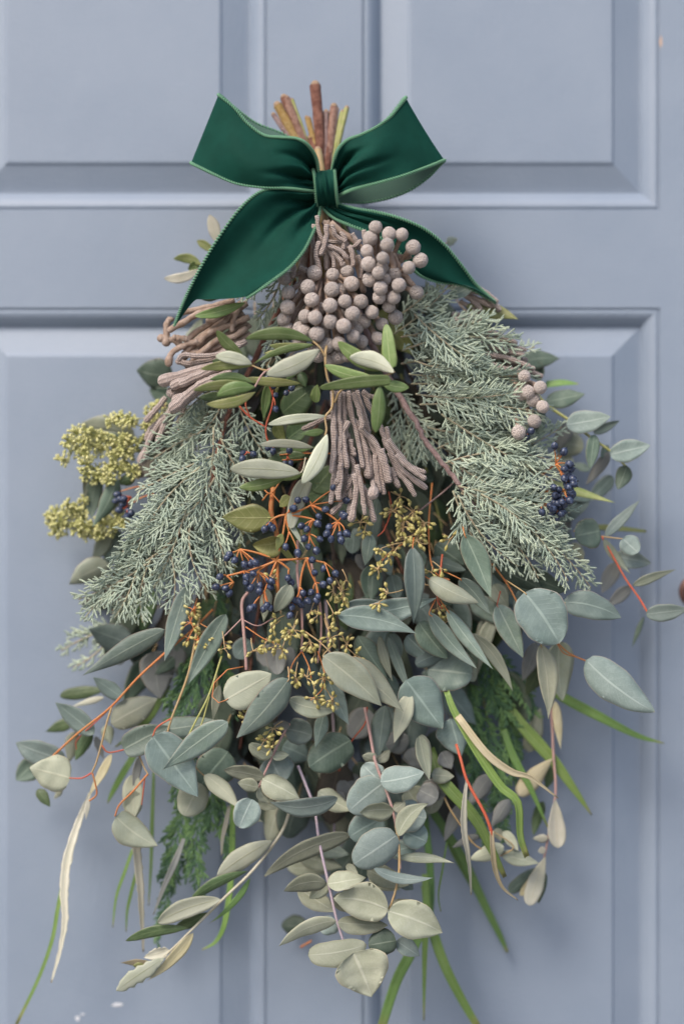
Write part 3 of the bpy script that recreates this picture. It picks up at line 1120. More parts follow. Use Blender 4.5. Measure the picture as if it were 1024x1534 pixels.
def cords(sp, view, rows, w=9.5, w2=None, d=120, mat='brunia_cord', dend=0, knob=.0, vary=.06, part='cord'):
    """felted cord-like stalks: lists of (x, y) or (x, y, d); each one its own part."""
    for row in rows:
        kb = knob
        if isinstance(row[-1], (int, float)):
            kb = row[-1]
            row = row[:-1]
        dj = R.uniform(-9, 9)
        q = [P(view, p[0], p[1], p[2] if len(p) > 2 else d + dj + dend * i / (len(row) - 1)) for i, p in enumerate(row)]
        n = 16
        q = spline(q, n)
        ww = w * R.uniform(.85, 1.12)
        r = []
        ph = R.uniform(0, 6)
        for i in range(n):
            t = i / (n - 1)
            a = .5 * S * (ww + ((w2 or w) - w) * t) * (1 + vary * math.sin(t * 17 + ph) + R.uniform(-vary, vary) * .6)
            if kb and t > .8: a *= 1 + kb * math.sin((t - .8) / .2 * math.pi * .6)
            r.append(a)
        q = [p + Vector((R.gauss(0, .35), 0, R.gauss(0, .35))) * S for p in q]
        mb = MB()
        mb.tube(q, r, 9)
        link(part, mb.mesh(part, [M[mat]], q[0]), sp.o, q[0])


def inside(poly, x, y):
    c = False
    n = len(poly)
    for i in range(n):
        x1, y1 = poly[i]
        x2, y2 = poly[(i + 1) % n]
        if (y1 > y) != (y2 > y) and x < (x2 - x1) * (y - y1) / (y2 - y1) + x1: c = not c
    return c


def fill(sp, poly, n, dr, mats, shapes, L_=(55, 100), W_=(24, 52), spread=40, centre=(490, 250), stem='stem_tan'):
    xs, ys = [p[0] for p in poly], [p[1] for p in poly]
    k = 0
    hub = None
    while k < n:
        x, y = R.uniform(min(xs), max(xs)), R.uniform(min(ys), max(ys))
        if not inside(poly, x, y): continue
        a = math.atan2(y - centre[1], x - centre[0]) + math.radians(R.uniform(-spread, spread))
        l_ = R.uniform(*L_)
        d = R.uniform(*dr)
        m_ = R.choice(mats)
        sp.leaf(x - math.cos(a) * l_ * .5, y - math.sin(a) * l_ * .5, x + math.cos(a) * l_ * .5, y + math.sin(a) * l_ * .5, R.uniform(*W_), d, R.choice(shapes), m_, view='F', roll=R.uniform(-40, 40), dt=R.uniform(-14, 14),
                pet=(x - math.cos(a) * (l_ * .5 + 22), y - math.sin(a) * (l_ * .5 + 22), d - 5), pmat=stem, pw=2.2)
        k += 1


KNOT = (488, 282, 60)


def cut(sp, top, w0, w1, to, mat, d0=58):
    """the woody foot of a branch: from its cut end above the bow down through the binding."""
    (x, y) = top
    q = spline([P('F', x, y, d0), P('F', x + (488 - x) * .45, y + (282 - y) * .5, d0 + 4), P('F', 488 + (x - 488) * .25, 285, d0 + 2), P('F', *to)], 20)
    mb = MB()
    mb.tube(q, [.5 * S * (w0 + (w1 - w0) * k / 19) * (1 + R.uniform(-.09, .09)) for k in range(20)], 9, 0, False)
    dd = (q[0] - q[1] + Vector((R.uniform(-.3, .3), 0, 0)) * (q[0] - q[1]).length).normalized()
    mb.tube([q[0], q[0] + dd * .0005], [.5 * S * w0, .5 * S * w0 * .85], 9, 1)
    link('woody_stem', mb.mesh('woody_stem', [M[mat], M['cut_face']], q[0]), sp.o, q[0])

# ================================================================== the plants, back to front
GE = 'eucalyptus sprigs in the hanging bunch'
# ---- filler sprigs deep inside the bunch, shade painted into their darkest leaves
s = Sprig('eucalyptus_sprig', 'shade-coloured green leaves deep between the blue-grey branches, above the orange berry stalks', 'eucalyptus', 'F', 488, 420, 30, GE)
fill(s, [(430, 420), (600, 420), (680, 560), (660, 760), (520, 800), (330, 780), (330, 560)], 34, (22, 62), ['green_dark', 'shade_leaf', 'shade_brown', 'shade_leaf', 'vib_leaf'], ['ell', 'lance'], (60, 95), (24, 44))
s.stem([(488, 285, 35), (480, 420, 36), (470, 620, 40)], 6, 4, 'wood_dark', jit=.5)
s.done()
s = Sprig('eucalyptus_sprig', 'shade-coloured grey-green leaves behind the left blue-grey branch, mostly hidden', 'eucalyptus', 'F', 440, 420, 26, GE)
fill(s, [(400, 470), (440, 600), (380, 860), (330, 1000), (200, 1040), (150, 930), (190, 780), (250, 620), (310, 500)], 56, (12, 50), ['shade_leaf', 'euc_dark', 'shade_leaf', 'shade_brown', 'green_dark'], ['ell', 'lance', 'round'], (60, 95), (26, 50))
s.stem([(480, 285, 32), (420, 450, 34), (300, 760, 36), (240, 930, 36)], 6, 4, 'wood_dark', jit=.5)
s.done()
s = Sprig('eucalyptus_sprig', 'shade-coloured grey-green leaves behind the right blue-grey branch, mostly hidden', 'eucalyptus', 'F', 540, 420, 26, GE)
fill(s, [(560, 440), (690, 440), (760, 560), (790, 720), (800, 900), (740, 940), (640, 860), (590, 640)], 52, (12, 48), ['shade_leaf', 'euc_dark', 'shade_leaf', 'shade_brown', 'green_dark'], ['ell', 'lance', 'round'], (60, 95), (26, 50))
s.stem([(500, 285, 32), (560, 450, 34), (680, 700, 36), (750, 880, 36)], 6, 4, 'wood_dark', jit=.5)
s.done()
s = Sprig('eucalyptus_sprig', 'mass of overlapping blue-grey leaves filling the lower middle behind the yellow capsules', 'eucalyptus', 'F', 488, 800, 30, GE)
fill(s, [(420, 820), (640, 780), (770, 880), (790, 1000), (720, 1120), (660, 1210), (560, 1240), (430, 1200), (330, 1140), (300, 1010), (330, 900)], 84, (14, 62), ['shade_leaf', 'shade_leaf', 'shade_brown', 'euc_dark', 'euc_dark', 'euc_blue'], ['ell', 'lance', 'round'], (62, 100), (30, 58), 30)
s.stem([(488, 600, 40), (500, 850, 44), (520, 1150, 46)], 6, 4, 'wood_dark', jit=.5)
s.stem([(488, 600, 36), (400, 850, 40), (360, 1120, 40)], 6, 4, 'wood_red', jit=.5)
s.stem([(488, 600, 36), (600, 850, 40), (680, 1080, 40)], 6, 4, 'wood_red', jit=.5)
s.done()
s = Sprig('eucalyptus_sprig', 'sage and brownish leaves fanned out low behind the mauve stemmed silver dollar sprig', 'eucalyptus', 'F', 488, 1000, 26, GE)
fill(s, [(380, 1090), (520, 1080), (680, 1110), (670, 1230), (600, 1290), (500, 1330), (420, 1290), (390, 1200)], 24, (12, 50), ['euc_grey', 'shade_leaf', 'euc_dark', 'cin_sage', 'shade_brown'], ['ell', 'round'], (55, 85), (28, 54), 35)
s.stem([(488, 900, 36), (500, 1100, 40), (500, 1300, 40)], 4, 3, 'stem_mauve', jit=.4)
s.done()

s = Sprig('eucalyptus_sprig', 'darkest leaves at the very back, glimpsed between the berry stalks and yellow capsules', 'eucalyptus', 'F', 500, 620, 14, GE)
fill(s, [(400, 600), (640, 600), (680, 760), (660, 960), (560, 1010), (430, 1000), (360, 860), (370, 700)], 46, (8, 34), ['shade_leaf', 'shade_leaf', 'shade_brown', 'green_dark'], ['ell', 'lance'], (80, 120), (42, 64))  # closes gaps with leaves whose colour carries the shade
s.stem([(490, 420, 20), (500, 700, 22), (505, 960, 22)], 6, 4, 'wood_dark', jit=.5)
s.done()

# ---- cedar
s = Sprig('cedar_sprig', 'dark green feathery cedar sprig hanging at lower left behind leaves', 'cedar', 'F', 330, 880, 40)
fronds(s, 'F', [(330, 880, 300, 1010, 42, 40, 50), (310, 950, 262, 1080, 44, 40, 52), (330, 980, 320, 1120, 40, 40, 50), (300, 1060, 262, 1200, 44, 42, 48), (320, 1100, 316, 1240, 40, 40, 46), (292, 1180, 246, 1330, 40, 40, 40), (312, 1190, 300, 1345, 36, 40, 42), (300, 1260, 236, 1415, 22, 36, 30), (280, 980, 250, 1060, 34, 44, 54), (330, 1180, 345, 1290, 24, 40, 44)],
       ('cedar', 'cedar_fresh'), gap=6.5, tgap=4.6, tlen=(8, 16), thick=3.4, ang=(42, 30), flat=.18, part='frond', quat=False)
s.stem([(420, 560, 34), (345, 880, 38), (310, 1060, 38), (290, 1240, 36)], 4, 2, 'stem_lime')
s.done()
s = Sprig('cedar_sprig', 'dark green feathery cedar sprig hanging at lower right behind leaves', 'cedar', 'F', 700, 880, 34)
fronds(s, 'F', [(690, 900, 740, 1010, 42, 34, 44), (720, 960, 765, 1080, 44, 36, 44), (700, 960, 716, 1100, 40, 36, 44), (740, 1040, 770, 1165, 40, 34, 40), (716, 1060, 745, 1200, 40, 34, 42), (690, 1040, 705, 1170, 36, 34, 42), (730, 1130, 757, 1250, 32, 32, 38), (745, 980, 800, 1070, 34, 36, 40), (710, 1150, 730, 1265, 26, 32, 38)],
       ('cedar', 'cedar_fresh'), gap=6.5, tgap=4.6, tlen=(8, 16), thick=3.4, ang=(42, 30), flat=.18, part='frond', quat=False)
s.stem([(600, 560, 34), (690, 900, 34), (735, 1100, 34)], 4, 2, 'stem_lime')
s.done()

# ---- grasses
GG = 'strap grass blades hanging from the bunch'


def grass(label, pts, w0, wm, w1, mat='grass', d=40, **kw):
    v = kw.pop('view', 'H')
    q = [(p[0], p[1], p[2] if len(p) > 2 else d) for p in pts]
    s_ = Sprig('grass_blade', label, 'grass blade', v, *q[0], GG)
    s_.blade(q, w0, wm, w1, mat, **kw)
    return s_


grass('green grass blade pointing right beside the drooping pale leaf', [(520, 60), (600, 120), (760, 205), (900, 275), (1008, 306)], 12, 15, 1.5, d=38)
grass('broad green blade slanting down right past the cedar', [(380, 160, 40), (440, 240, 44), (560, 375, 44), (650, 500, 40), (716, 596, 34)], 14, 19, 1.5)
grass('straight green blade crossing the tan twig at lower right', [(360, 250, 46), (400, 360, 50), (470, 490, 52), (545, 660, 50)], 9, 12, 1.5)
grass('broad bright green blade with pale midrib left of the red stem', [(60, 330, 70), (110, 450, 88), (240, 600, 92), (310, 730, 90), (366, 846, 84)], 17, 18, 6)
grass('long dull green blade trailing toward the bottom right edge', [(60, 560, 30), (190, 760, 26), (280, 950, 20), (345, 1080, 16), (376, 1150, 14)], 12, 13, 4, 'grass_dark')
grass('bright green curling blade with a broken tip at lower right', [(130, 95, 96), (165, 185, 100), (260, 350, 104), (345, 478, 106), (415, 545, 106), (425, 680, 100), (452, 764, 96)], 8, 13, 9, keel=.5, curl=25)
grass('tan twisted blade ending in a thin thread above the green curl', [(175, 195, 102), (290, 345, 108), (390, 420, 106), (470, 445, 102), (580, 527, 94)], 10, 11, 1.5, 'tan_leaf', keel=.6)
grass('wide green blade cut off at the bottom edge under the silver dollar leaves', [(770, 560, 40), (700, 700, 46), (640, 820, 46), (570, 1040, 40)], 12, 16, 13, view='G')
grass('narrow green blade hanging straight down with a reddish base', [(772, 330, 36), (778, 480, 42), (770, 700, 44), (766, 990, 40)], 10, 11, 2, view='G')
grass('long arching green blade leaving the picture at the bottom right of centre', [(770, 380, 30), (800, 560, 36), (860, 740, 40), (940, 900, 38), (1010, 1020, 34)], 11, 15, 10, view='G')
grass('dark narrow blade high beside the red stem, half hidden', [(770, 60, 26), (790, 250, 28), (800, 420, 30), (790, 560, 32)], 9, 11, 8, 'grass_dark', view='G')
grass('dull green blade bent behind the pale leaves at lower right', [(820, 60, 24), (900, 220, 22), (960, 340, 20), (1050, 500, 14)], 10, 11, 2, 'grass_dark', view='G')
grass('thin green thread hanging below the small grey leaves', [(870, 180, 60), (850, 310, 64), (832, 420, 62), (842, 500, 60)], 2.5, 3.0, 1.2, 'stem_lime' if False else 'grass', view='G')
grass('long bent green blade leaving the picture at the bottom left', [(262, 190, 50), (235, 330, 50), (212, 440, 50), (190, 560, 48), (140, 700, 42), (60, 866, 34)], 5, 6, 4.5, view='D', keel=.4)
grass('thin green blade left of the long white dry leaf tip', [(485, 225, 44), (455, 310, 44), (425, 400, 42), (412, 510, 40)], 4.5, 5, 1.5, view='D')
grass('thin green blade right beside the other thin one at lower left', [(500, 300, 46), (478, 390, 44), (465, 450, 42), (461, 526, 40)], 4.5, 5, 1.5, view='D')
grass('dark thin upright blade left of the cedar', [(562, -60, 30), (556, 120, 30), (552, 280, 28), (543, 432, 26)], 4, 6, 1.5, 'grass_dark', view='D')
grass('green blade curving down left behind the pale olive leaves', [(850, 60, 48), (846, 300, 50), (824, 480, 50), (790, 560, 46), (738, 592, 42)], 8, 9, 1.5, view='D')
grass('short green blade slanting down left under the forked orange stem', [(640, 640, 30), (560, 770, 32), (510, 860, 30), (486, 912, 28)], 9, 10, 2, view='C')
grass('dark green blade low behind the left leaves near the wide sage leaf', [(760, 380, 36), (680, 520, 40), (600, 600, 40), (520, 660, 38)], 9, 11, 2, view='C')
grass('green blade edge showing beside the right berry cluster', [(120, 180, 34), (200, 172, 36), (274, 176, 34)], 11, 11, 2, view='I', roll=30)
grass('olive green blade pointing at the right moulding below the round leaf', [(330, 862, 30), (440, 866, 32), (598, 882, 30)], 8, 9, 4, 'olive_tan', view='I')

# ---- dry torn leaves and red stem at the lower right
s = Sprig('dry_leaf', 'long torn whitish dry leaf hanging at the far lower left', 'dry leaf', 'D', 300, 60, 62)
s.blade([(330, 20, 62), (290, 120, 64), (250, 250, 66), (236, 380, 66), (240, 480, 64), (222, 590, 60), (188, 712, 56)], 5, 14, 2, 'white_leaf', view='D', jag=.16, keel=.5, n=44, name='leaf', curl=-20)
s.done()
s = Sprig('dry_leaf', 'narrow torn whitish strip hanging under the drooping sage leaf at left', 'dry leaf', 'D', 495, 150, 60)
s.blade([(490, 120, 62), (500, 230, 64), (512, 350, 64), (518, 470, 60), (524, 600, 56)], 13, 12, 2.5, 'white_leaf', view='D', jag=.16, keel=.5, n=40, name='leaf')
s.done()
s = Sprig('dry_leaf', 'straight pointed whitish leaf lying across the left cedar', 'dry leaf', 'D', 672, 190, 64)
s.blade([(672, 186, 64), (640, 270, 66), (600, 360, 64), (560, 464, 60)], 5, 10, 1.5, 'grey_leaf', view='D', keel=.35, name='leaf')
s.done()
s = Sprig('dry_leaf', 'small narrow whitish leaf hanging above the pale olive sprig', 'dry leaf', 'D', 835, 70, 70)
s.blade([(838, 66, 70), (825, 130, 72), (812, 190, 70), (809, 248, 68)], 5, 7, 1.5, 'white_leaf', view='D', name='leaf')
s.done()
s = Sprig('red_stemmed_sprig', 'bare red forked stem with two curled dry strips at lower right', 'twig', 'H', 185, 355, 104)
s.stem([(170, 310, 96), (188, 370, 104), (215, 460, 108), (280, 580, 112), (308, 650, 112), (314, 690, 110)], 4.2, 5, 'stem_red')
s.blade([(212, 450, 108), (202, 540, 110), (198, 640, 110), (212, 740, 108), (222, 820, 104), (228, 917, 100)], 3, 10, 3, 'white_leaf', view='H', jag=.12, keel=.6, n=36, name='leaf', curl=40)
s.blade([(312, 660, 112), (316, 740, 112), (326, 820, 110), (356, 890, 108), (417, 939, 104)], 6, 8, 1.5, 'tan_leaf', view='H', keel=.8, jag=.06, n=30, name='leaf', curl=30)
s.done()

# ---- upper left and right back leaves
s = Sprig('eucalyptus_sprig', 'dull green blurred leaf sticking out left under the felted cords', 'eucalyptus', 'J', 150, 420, 40, GE)
s.leaf(150, 425, 12, 396, 120, 34, 'ell', 'euc_dark', view='J', roll=20)
s.leaf(200, 330, 265, 190, 60, 30, 'lance', 'euc_sage', view='J', roll=10)
s.leaf(170, 520, 60, 470, 70, 30, 'ell', 'euc_dark', view='J', roll=30)
s.done()
s = Sprig('eucalyptus_sprig', 'pair of flat grey-green leaves above the upper yellow flower head', 'eucalyptus', 'L', 500, 330, 40, GE)
s.leaf(520, 320, 235, 262, 118, 34, 'ell', 'euc_sage', view='L', roll=25, dt=-8, side=.08)
s.leaf(510, 335, 225, 268, 70, 40, 'lance', 'euc_grey', view='L', roll=30, side=-.1)
s.done()
s = Sprig('eucalyptus_sprig', 'two upright green leaves between the yellow flower heads at far left', 'eucalyptus', 'L', 430, 530, 56, GE)
s.leaf(432, 535, 300, 785, 92, 60, 'lance', 'euc_dark', view='L', roll=8, side=-.05)
s.leaf(330, 520, 298, 745, 95, 52, 'lance', 'euc_dark', view='L', roll=-10, side=.06)
s.leaf(280, 520, 262, 640, 40, 46, 'lance', 'euc_sage', view='L', roll=30)
s.leaf(520, 525, 430, 560, 62, 58, 'ell', 'green_dark', view='L')
s.leaf(290, 668, 158, 726, 44, 44, 'lance', 'green_dark', view='L')
s.leaf(470, 690, 385, 700, 75, 40, 'ell', 'euc_sage', view='L')
s.done()
s = Sprig('eucalyptus_sprig', 'pale blurred leaves hanging below the lower yellow flower head at far left', 'eucalyptus', 'L', 420, 820, 34, GE)
s.leaf(392, 820, 300, 955, 82, 34, 'lance', 'euc_sage', view='L', roll=10)
s.leaf(445, 850, 365, 975, 85, 30, 'ell', 'euc_grey', view='L')
s.leaf(390, 975, 182, 1078, 125, 36, 'ell', 'euc_sage', view='L', roll=20, side=.05)
s.leaf(440, 800, 400, 890, 60, 24, 'ell', 'euc_dark', view='L')
s.done()

# ---- yellow flower heads
def flower_head(sp, view, blobs, d, n=26):
    for (x, y, r_) in blobs:
        capsules(sp, view, x, y, n, r_ * 1.2 / VIEWS[view][2], d + R.uniform(-8, 8), mat='bud', stalk='stem_lime', part='flower_buds', size=(5.0, 4.4), down=-.1)


s = Sprig('yellow_flower_sprig', 'upper yellow-green flower head with tiny round buds at far left', 'flower head', 'L', 600, 330, 48)
s.stem([(680, 260, 60), (560, 330, 58), (440, 340, 56), (300, 350, 54), (200, 340, 50)], 3, 2, 'stem_lime')
s.stem([(560, 330, 58), (480, 420, 56), (380, 480, 54), (290, 490, 50)], 3, 2, 'stem_lime')
s.stem([(600, 300, 58), (560, 270, 56), (480, 250, 52), (420, 235, 48)], 2.5, 1.5, 'stem_lime')
flower_head(s, 'L', [(180, 350, 34), (225, 310, 36), (260, 350, 38), (215, 385, 36), (270, 300, 30), (320, 320, 34), (310, 375, 38), (360, 340, 34), (350, 395, 36), (265, 415, 34), (150, 440, 26), (410, 390, 38), (440, 340, 36), (480, 350, 36), (430, 420, 36), (470, 400, 36), (510, 390, 30), (280, 470, 36), (270, 510, 30), (330, 500, 34), (370, 520, 34), (400, 480, 34), (330, 540, 26), (440, 490, 34), (480, 470, 30), (390, 540, 24), (400, 240, 28), (430, 225, 26), (470, 250, 26), (500, 240, 26), (580, 230, 34), (620, 200, 34), (590, 280, 34), (640, 250, 34), (540, 360, 30), (650, 170, 30), (510, 500, 30)], 58, 30)
s.done()
s = Sprig('yellow_flower_sprig', 'lower yellow-green flower head with tiny round buds at far left', 'flower head', 'L', 480, 740, 44)
s.stem([(500, 700, 50), (380, 750, 48), (250, 770, 46), (110, 740, 42)], 3, 2, 'stem_lime')
s.stem([(300, 770, 47), (240, 720, 44), (180, 680, 40)], 2.5, 1.5, 'stem_lime')
flower_head(s, 'L', [(85, 740, 26), (110, 710, 30), (140, 750, 32), (120, 790, 28), (170, 720, 30), (180, 670, 26), (175, 780, 34), (220, 760, 32), (230, 800, 34), (270, 780, 34), (280, 820, 30), (320, 790, 34), (350, 760, 34), (340, 820, 26), (390, 770, 34), (420, 740, 34), (400, 800, 24), (450, 760, 30), (115, 815, 20), (260, 650, 22), (210, 700, 24), (250, 720, 26)], 46, 30)
s.done()

# ---- right upper leaves and silver twigs
s = Sprig('eucalyptus_sprig', 'dark green flat leaves right of the upper right cords', 'eucalyptus', 'I', 20, 90, 50, GE)
s.leaf(5, 70, 186, 55, 92, 46, 'lance', 'euc_dark', view='I', roll=20, side=-.05)
s.leaf(60, 70, 90, 165, 80, 42, 'ell', 'euc_dark', view='I')
s.leaf(60, 300, 95, 450, 75, 44, 'lance', 'euc_dark', view='I', roll=20)
s.leaf(70, 300, 110, 400, 70, 50, 'ell', 'euc_grey', view='I', roll=30)
s.leaf(110, 640, 452, 746, 46, 62, 'lance', 'olive_tan', view='I', roll=30, dt=8)
s.leaf(40, 560, 130, 600, 70, 36, 'ell', 'euc_sage', view='I')
s.leaf(230, 700, 330, 735, 60, 30, 'ell', 'euc_blue', view='I')
s.leaf(190, 830, 330, 735, 80, 34, 'ell', 'euc_blue', view='I', roll=25)
s.leaf(170, 900, 240, 800, 80, 30, 'ell', 'grey_leaf', view='I')
s.leaf(130, 860, 250, 930, 100, 28, 'ell', 'euc_grey', view='I')
s.leaf(240, 940, 300, 1020, 60, 34, 'ell', 'cin_sage', view='I')
s.done()
s = Sprig('silver_eucalyptus_twig', 'yellow-green twig with paired oval silver leaves reaching toward right moulding', 'eucalyptus', 'I', 130, 280, 60, GE)
s.stem([(60, 210, 58), (130, 282, 60), (230, 350, 64), (330, 430, 66), (430, 500, 66), (500, 570, 64)], 5, 3.4, 'stem_lime')
for a in [(120, 262, 306, 224, 88, 54, 'ell', 'euc_dark'), (214, 372, 428, 332, 112, 74, 'ell', 'cinerea'), (345, 412, 472, 352, 44, 58, 'ell', 'euc_grey'), (350, 418, 328, 585, 66, 72, 'ell', 'euc_dark'),
          (420, 502, 310, 660, 56, 52, 'ell', 'grey_leaf'), (424, 515, 618, 470, 108, 72, 'ell', 'cinerea'), (505, 568, 462, 682, 78, 68, 'ell', 'euc_dark'), (415, 470, 382, 535, 38, 48, 'ell', 'euc_dark'),
          (438, 618, 325, 735, 74, 34, 'ell', 'euc_blue'), (232, 360, 178, 490, 80, 38, 'ell', 'grey_leaf'), (300, 480, 150, 440, 120, 30, 'round', 'cin_sage'), (250, 540, 130, 560, 90, 26, 'round', 'cin_sage'), (330, 590, 240, 560, 40, 30, 'ell', 'euc_grey')]:
    s.leaf(*a, view='I')
s.done()
s = Sprig('silver_eucalyptus_twig', 'pink stemmed twig of small oval leaves arching to the right edge', 'eucalyptus', 'I', 375, 905, 70, GE)
s.stem([(250, 880, 60), (320, 895, 66), (378, 905, 70), (430, 912, 72), (484, 918, 74)], 2.4, 2, 'stem_tan')
s.stem([(385, 906, 71), (430, 985, 72), (500, 1110, 76), (560, 1195, 80), (602, 1265, 84)], 2.6, 3.2, 'stem_red')
for a in [(378, 880, 256, 905, 150, 72, 'round', 'euc_dark'), (400, 905, 572, 728, 56, 70, 'lance', 'cinerea'), (395, 918, 522, 1084, 46, 74, 'lance', 'euc_sage'), (484, 915, 560, 985, 98, 78, 'round', 'cinerea'),
          (445, 1000, 622, 1035, 92, 66, 'ell', 'cinerea'), (458, 1030, 384, 1180, 78, 40, 'ell', 'grey_leaf'), (532, 1142, 742, 1064, 46, 76, 'lance', 'euc_sage'), (526, 1145, 400, 1250, 62, 48, 'lance', 'grey_leaf'),
          (596, 1280, 800, 1256, 86, 88, 'ell', 'cinerea'), (588, 1290, 528, 1442, 26, 36, 'lance', 'euc_dark')]:  # last entry: dark sliver for a shadow-like streak on the door
    s.leaf(*a, view='I')
s.done()

# ---- right drooping, large leaves
s = Sprig('eucalyptus_sprig', 'large rounded blue-grey leaf with drooping pale leaves below it, right side', 'eucalyptus', 'B', 420, 380, 90, GE)
s.leaf(446, 404, 572, 590, 184, 116, 'round', 'euc_blue', view='B', roll=4, bend=.04, pet=(380, 360, 96), side=-.03)
s.leaf(585, 440, 797, 496, 102, 96, 'ell', 'euc_blue', view='B', roll=8, pet=(520, 420, 90), side=-.06)
s.leaf(328, 306, 515, 396, 92, 84, 'ell', 'euc_dark', view='B', pet=(290, 290, 80))
s.leaf(395, 330, 600, 400, 110, 76, 'ell', 'euc_dark', view='B')
s.leaf(348, 448, 442, 642, 86, 98, 'lance', 'euc_grey', view='B', roll=14, pet=(360, 400, 92), pmat='stem_red')
s.leaf(490, 585, 438, 725, 62, 62, 'lance', 'grey_leaf', view='B')
s.leaf(505, 590, 532, 862, 76, 104, 'lance', 'euc_pale', view='B', roll=18, pet=(470, 560, 96), side=-.04)
s.leaf(575, 580, 584, 798, 104, 70, 'ell', 'euc_sage', view='B', roll=20)
s.leaf(520, 640, 450, 780, 70, 54, 'lance', 'green_dark', view='B')
s.leaf(310, 480, 275, 700, 60, 58, 'lance', 'euc_sage', view='B', roll=10)
s.leaf(250, 420, 380, 530, 80, 66, 'lance', 'euc_grey', view='B')
s.leaf(330, 370, 420, 460, 80, 56, 'ell', 'euc_sage', view='B')
s.stem([(330, 300, 84), (400, 400, 92), (470, 560, 92)], 3, 2, 'stem_orange')
s.stem([(470, 500, 80), (560, 582, 88), (610, 625, 92), (668, 652, 94)], 2.6, 2.4, 'stem_orange')
s.stem([(565, 590, 88), (590, 625, 90), (640, 640, 92), (668, 652, 94)], 1.6, 1.6, 'stem_orange')
s.leaf(668, 648, 918, 838, 132, 98, 'ell', 'cinerea', view='B', roll=6, bend=.05, side=.05)
s.leaf(672, 655, 820, 815, 86, 88, 'lance', 'grey_leaf', view='B', roll=40, side=-.06)
s.leaf(700, 720, 812, 812, 30, 90, 'lance', 'euc_dark', view='B', roll=10)
s.done()

# ---- seeded eucalyptus right of centre
s = Sprig('eucalyptus_sprig', 'seeded sprig right of centre with long pointed blue-grey leaves and tiny capsules', 'eucalyptus', 'T', 520, 380, 100, GE)
lv = [(385, 75, 388, 540, 128, 124, 'lance', 'euc_blue', -.01, (392, 20, 116)), (690, 0, 848, 382, 150, 118, 'lance', 'euc_dark', -.02, (680, -50, 108)), (478, 262, 772, 405, 118, 122, 'ell', 'euc_sage', .05, (440, 240, 116)),
      (482, 465, 765, 795, 100, 120, 'lance', 'euc_grey', .03, (520, 385, 112)), (585, 445, 860, 800, 88, 114, 'lance', 'euc_grey', .02, (540, 380, 110)), (732, 585, 974, 928, 82, 106, 'lance', 'euc_sage', -.07, None),
      (660, 262, 842, 480, 100, 108, 'lance', 'euc_grey', -.03, (570, 220, 104)), (-60, 480, 412, 590, 150, 122, 'lance', 'euc_blue', -.07, None), (60, 475, 530, 375, 150, 114, 'lance', 'euc_blue', .05, None), (-20, 425, 330, 410, 110, 106, 'lance', 'euc_blue', .04, None),
      (420, 520, 590, 735, 150, 102, 'ell', 'euc_dark', .03, None), (350, 600, 490, 740, 130, 94, 'ell', 'euc_blue', 0, None), (400, 770, 606, 700, 110, 92, 'ell', 'euc_blue', -.06, None), (470, 800, 740, 830, 260, 88, 'round', 'euc_grey', 0, None),
      (640, 690, 750, 870, 110, 82, 'round', 'euc_sage', 0, None), (190, 600, 268, 870, 60, 100, 'lance', 'euc_sage', .02, None), (240, 605, 380, 960, 62, 108, 'lance', 'euc_grey', .02, None), (60, 600, 240, 860, 120, 92, 'lance', 'euc_dark', 0, None), (250, 590, 320, 720, 90, 96, 'ell', 'euc_grey', 0, None),
      (345, 860, 560, 1150, 260, 108, 'ell', 'euc_blue', 0, None), (200, 830, 300, 1000, 130, 78, 'ell', 'euc_grey', 0, None), (140, 0, 105, 190, 92, 104, 'lance', 'euc_grey', 0, None), (150, 180, 140, 400, 120, 84, 'lance', 'euc_dark', 0, None),
      (40, 0, 30, 115, 110, 80, 'round', 'euc_blue', 0, None), (410, 100, 440, 210, 100, 88, 'ell', 'euc_dark', 0, None), (520, 60, 690, 180, 160, 76, 'ell', 'euc_dark', 0, None), (490, 150, 700, 215, 80, 82, 'ell', 'euc_blue', 0, None),
      (260, 240, 300, 400, 110, 80, 'ell', 'euc_blue', 0, None), (860, 300, 950, 430, 110, 74, 'ell', 'euc_sage', 0, None), (880, 410, 1030, 700, 125, 70, 'lance', 'euc_grey', 0, None), (190, 60, 260, 260, 110, 74, 'lance', 'euc_blue', 0, None), (210, 220, 170, 390, 60, 78, 'lance', 'grey_leaf', 0, None),
      (60, 120, 95, 220, 60, 66, 'lance', 'grey_leaf', 0, None), (1010, 330, 1030, 600, 70, 92, 'lance', 'euc_blue', 0, None), (870, 480, 770, 830, 90, 62, 'lance', 'euc_sage', .05, None), (430, 940, 360, 1100, 100, 84, 'ell', 'euc_grey', 0, None)]
for (a, b, c, e, w_, d_, sh, mt, sd_, pt) in lv:
    s.leaf(a, b, c, e, w_, d_, sh, mt, view='T', side=sd_, roll=R.uniform(-14, 14), pet=pt, pmat='stem_orange')
s.stem([(560, 120, 92), (545, 250, 98), (530, 380, 104), (560, 440, 106)], 3, 2.4, 'stem_red', view='T')
s.stem([(500, -300, 80), (480, -60, 92), (490, 150, 100), (530, 240, 104), (600, 270, 106)], 3, 2, 'stem_orange', view='T')
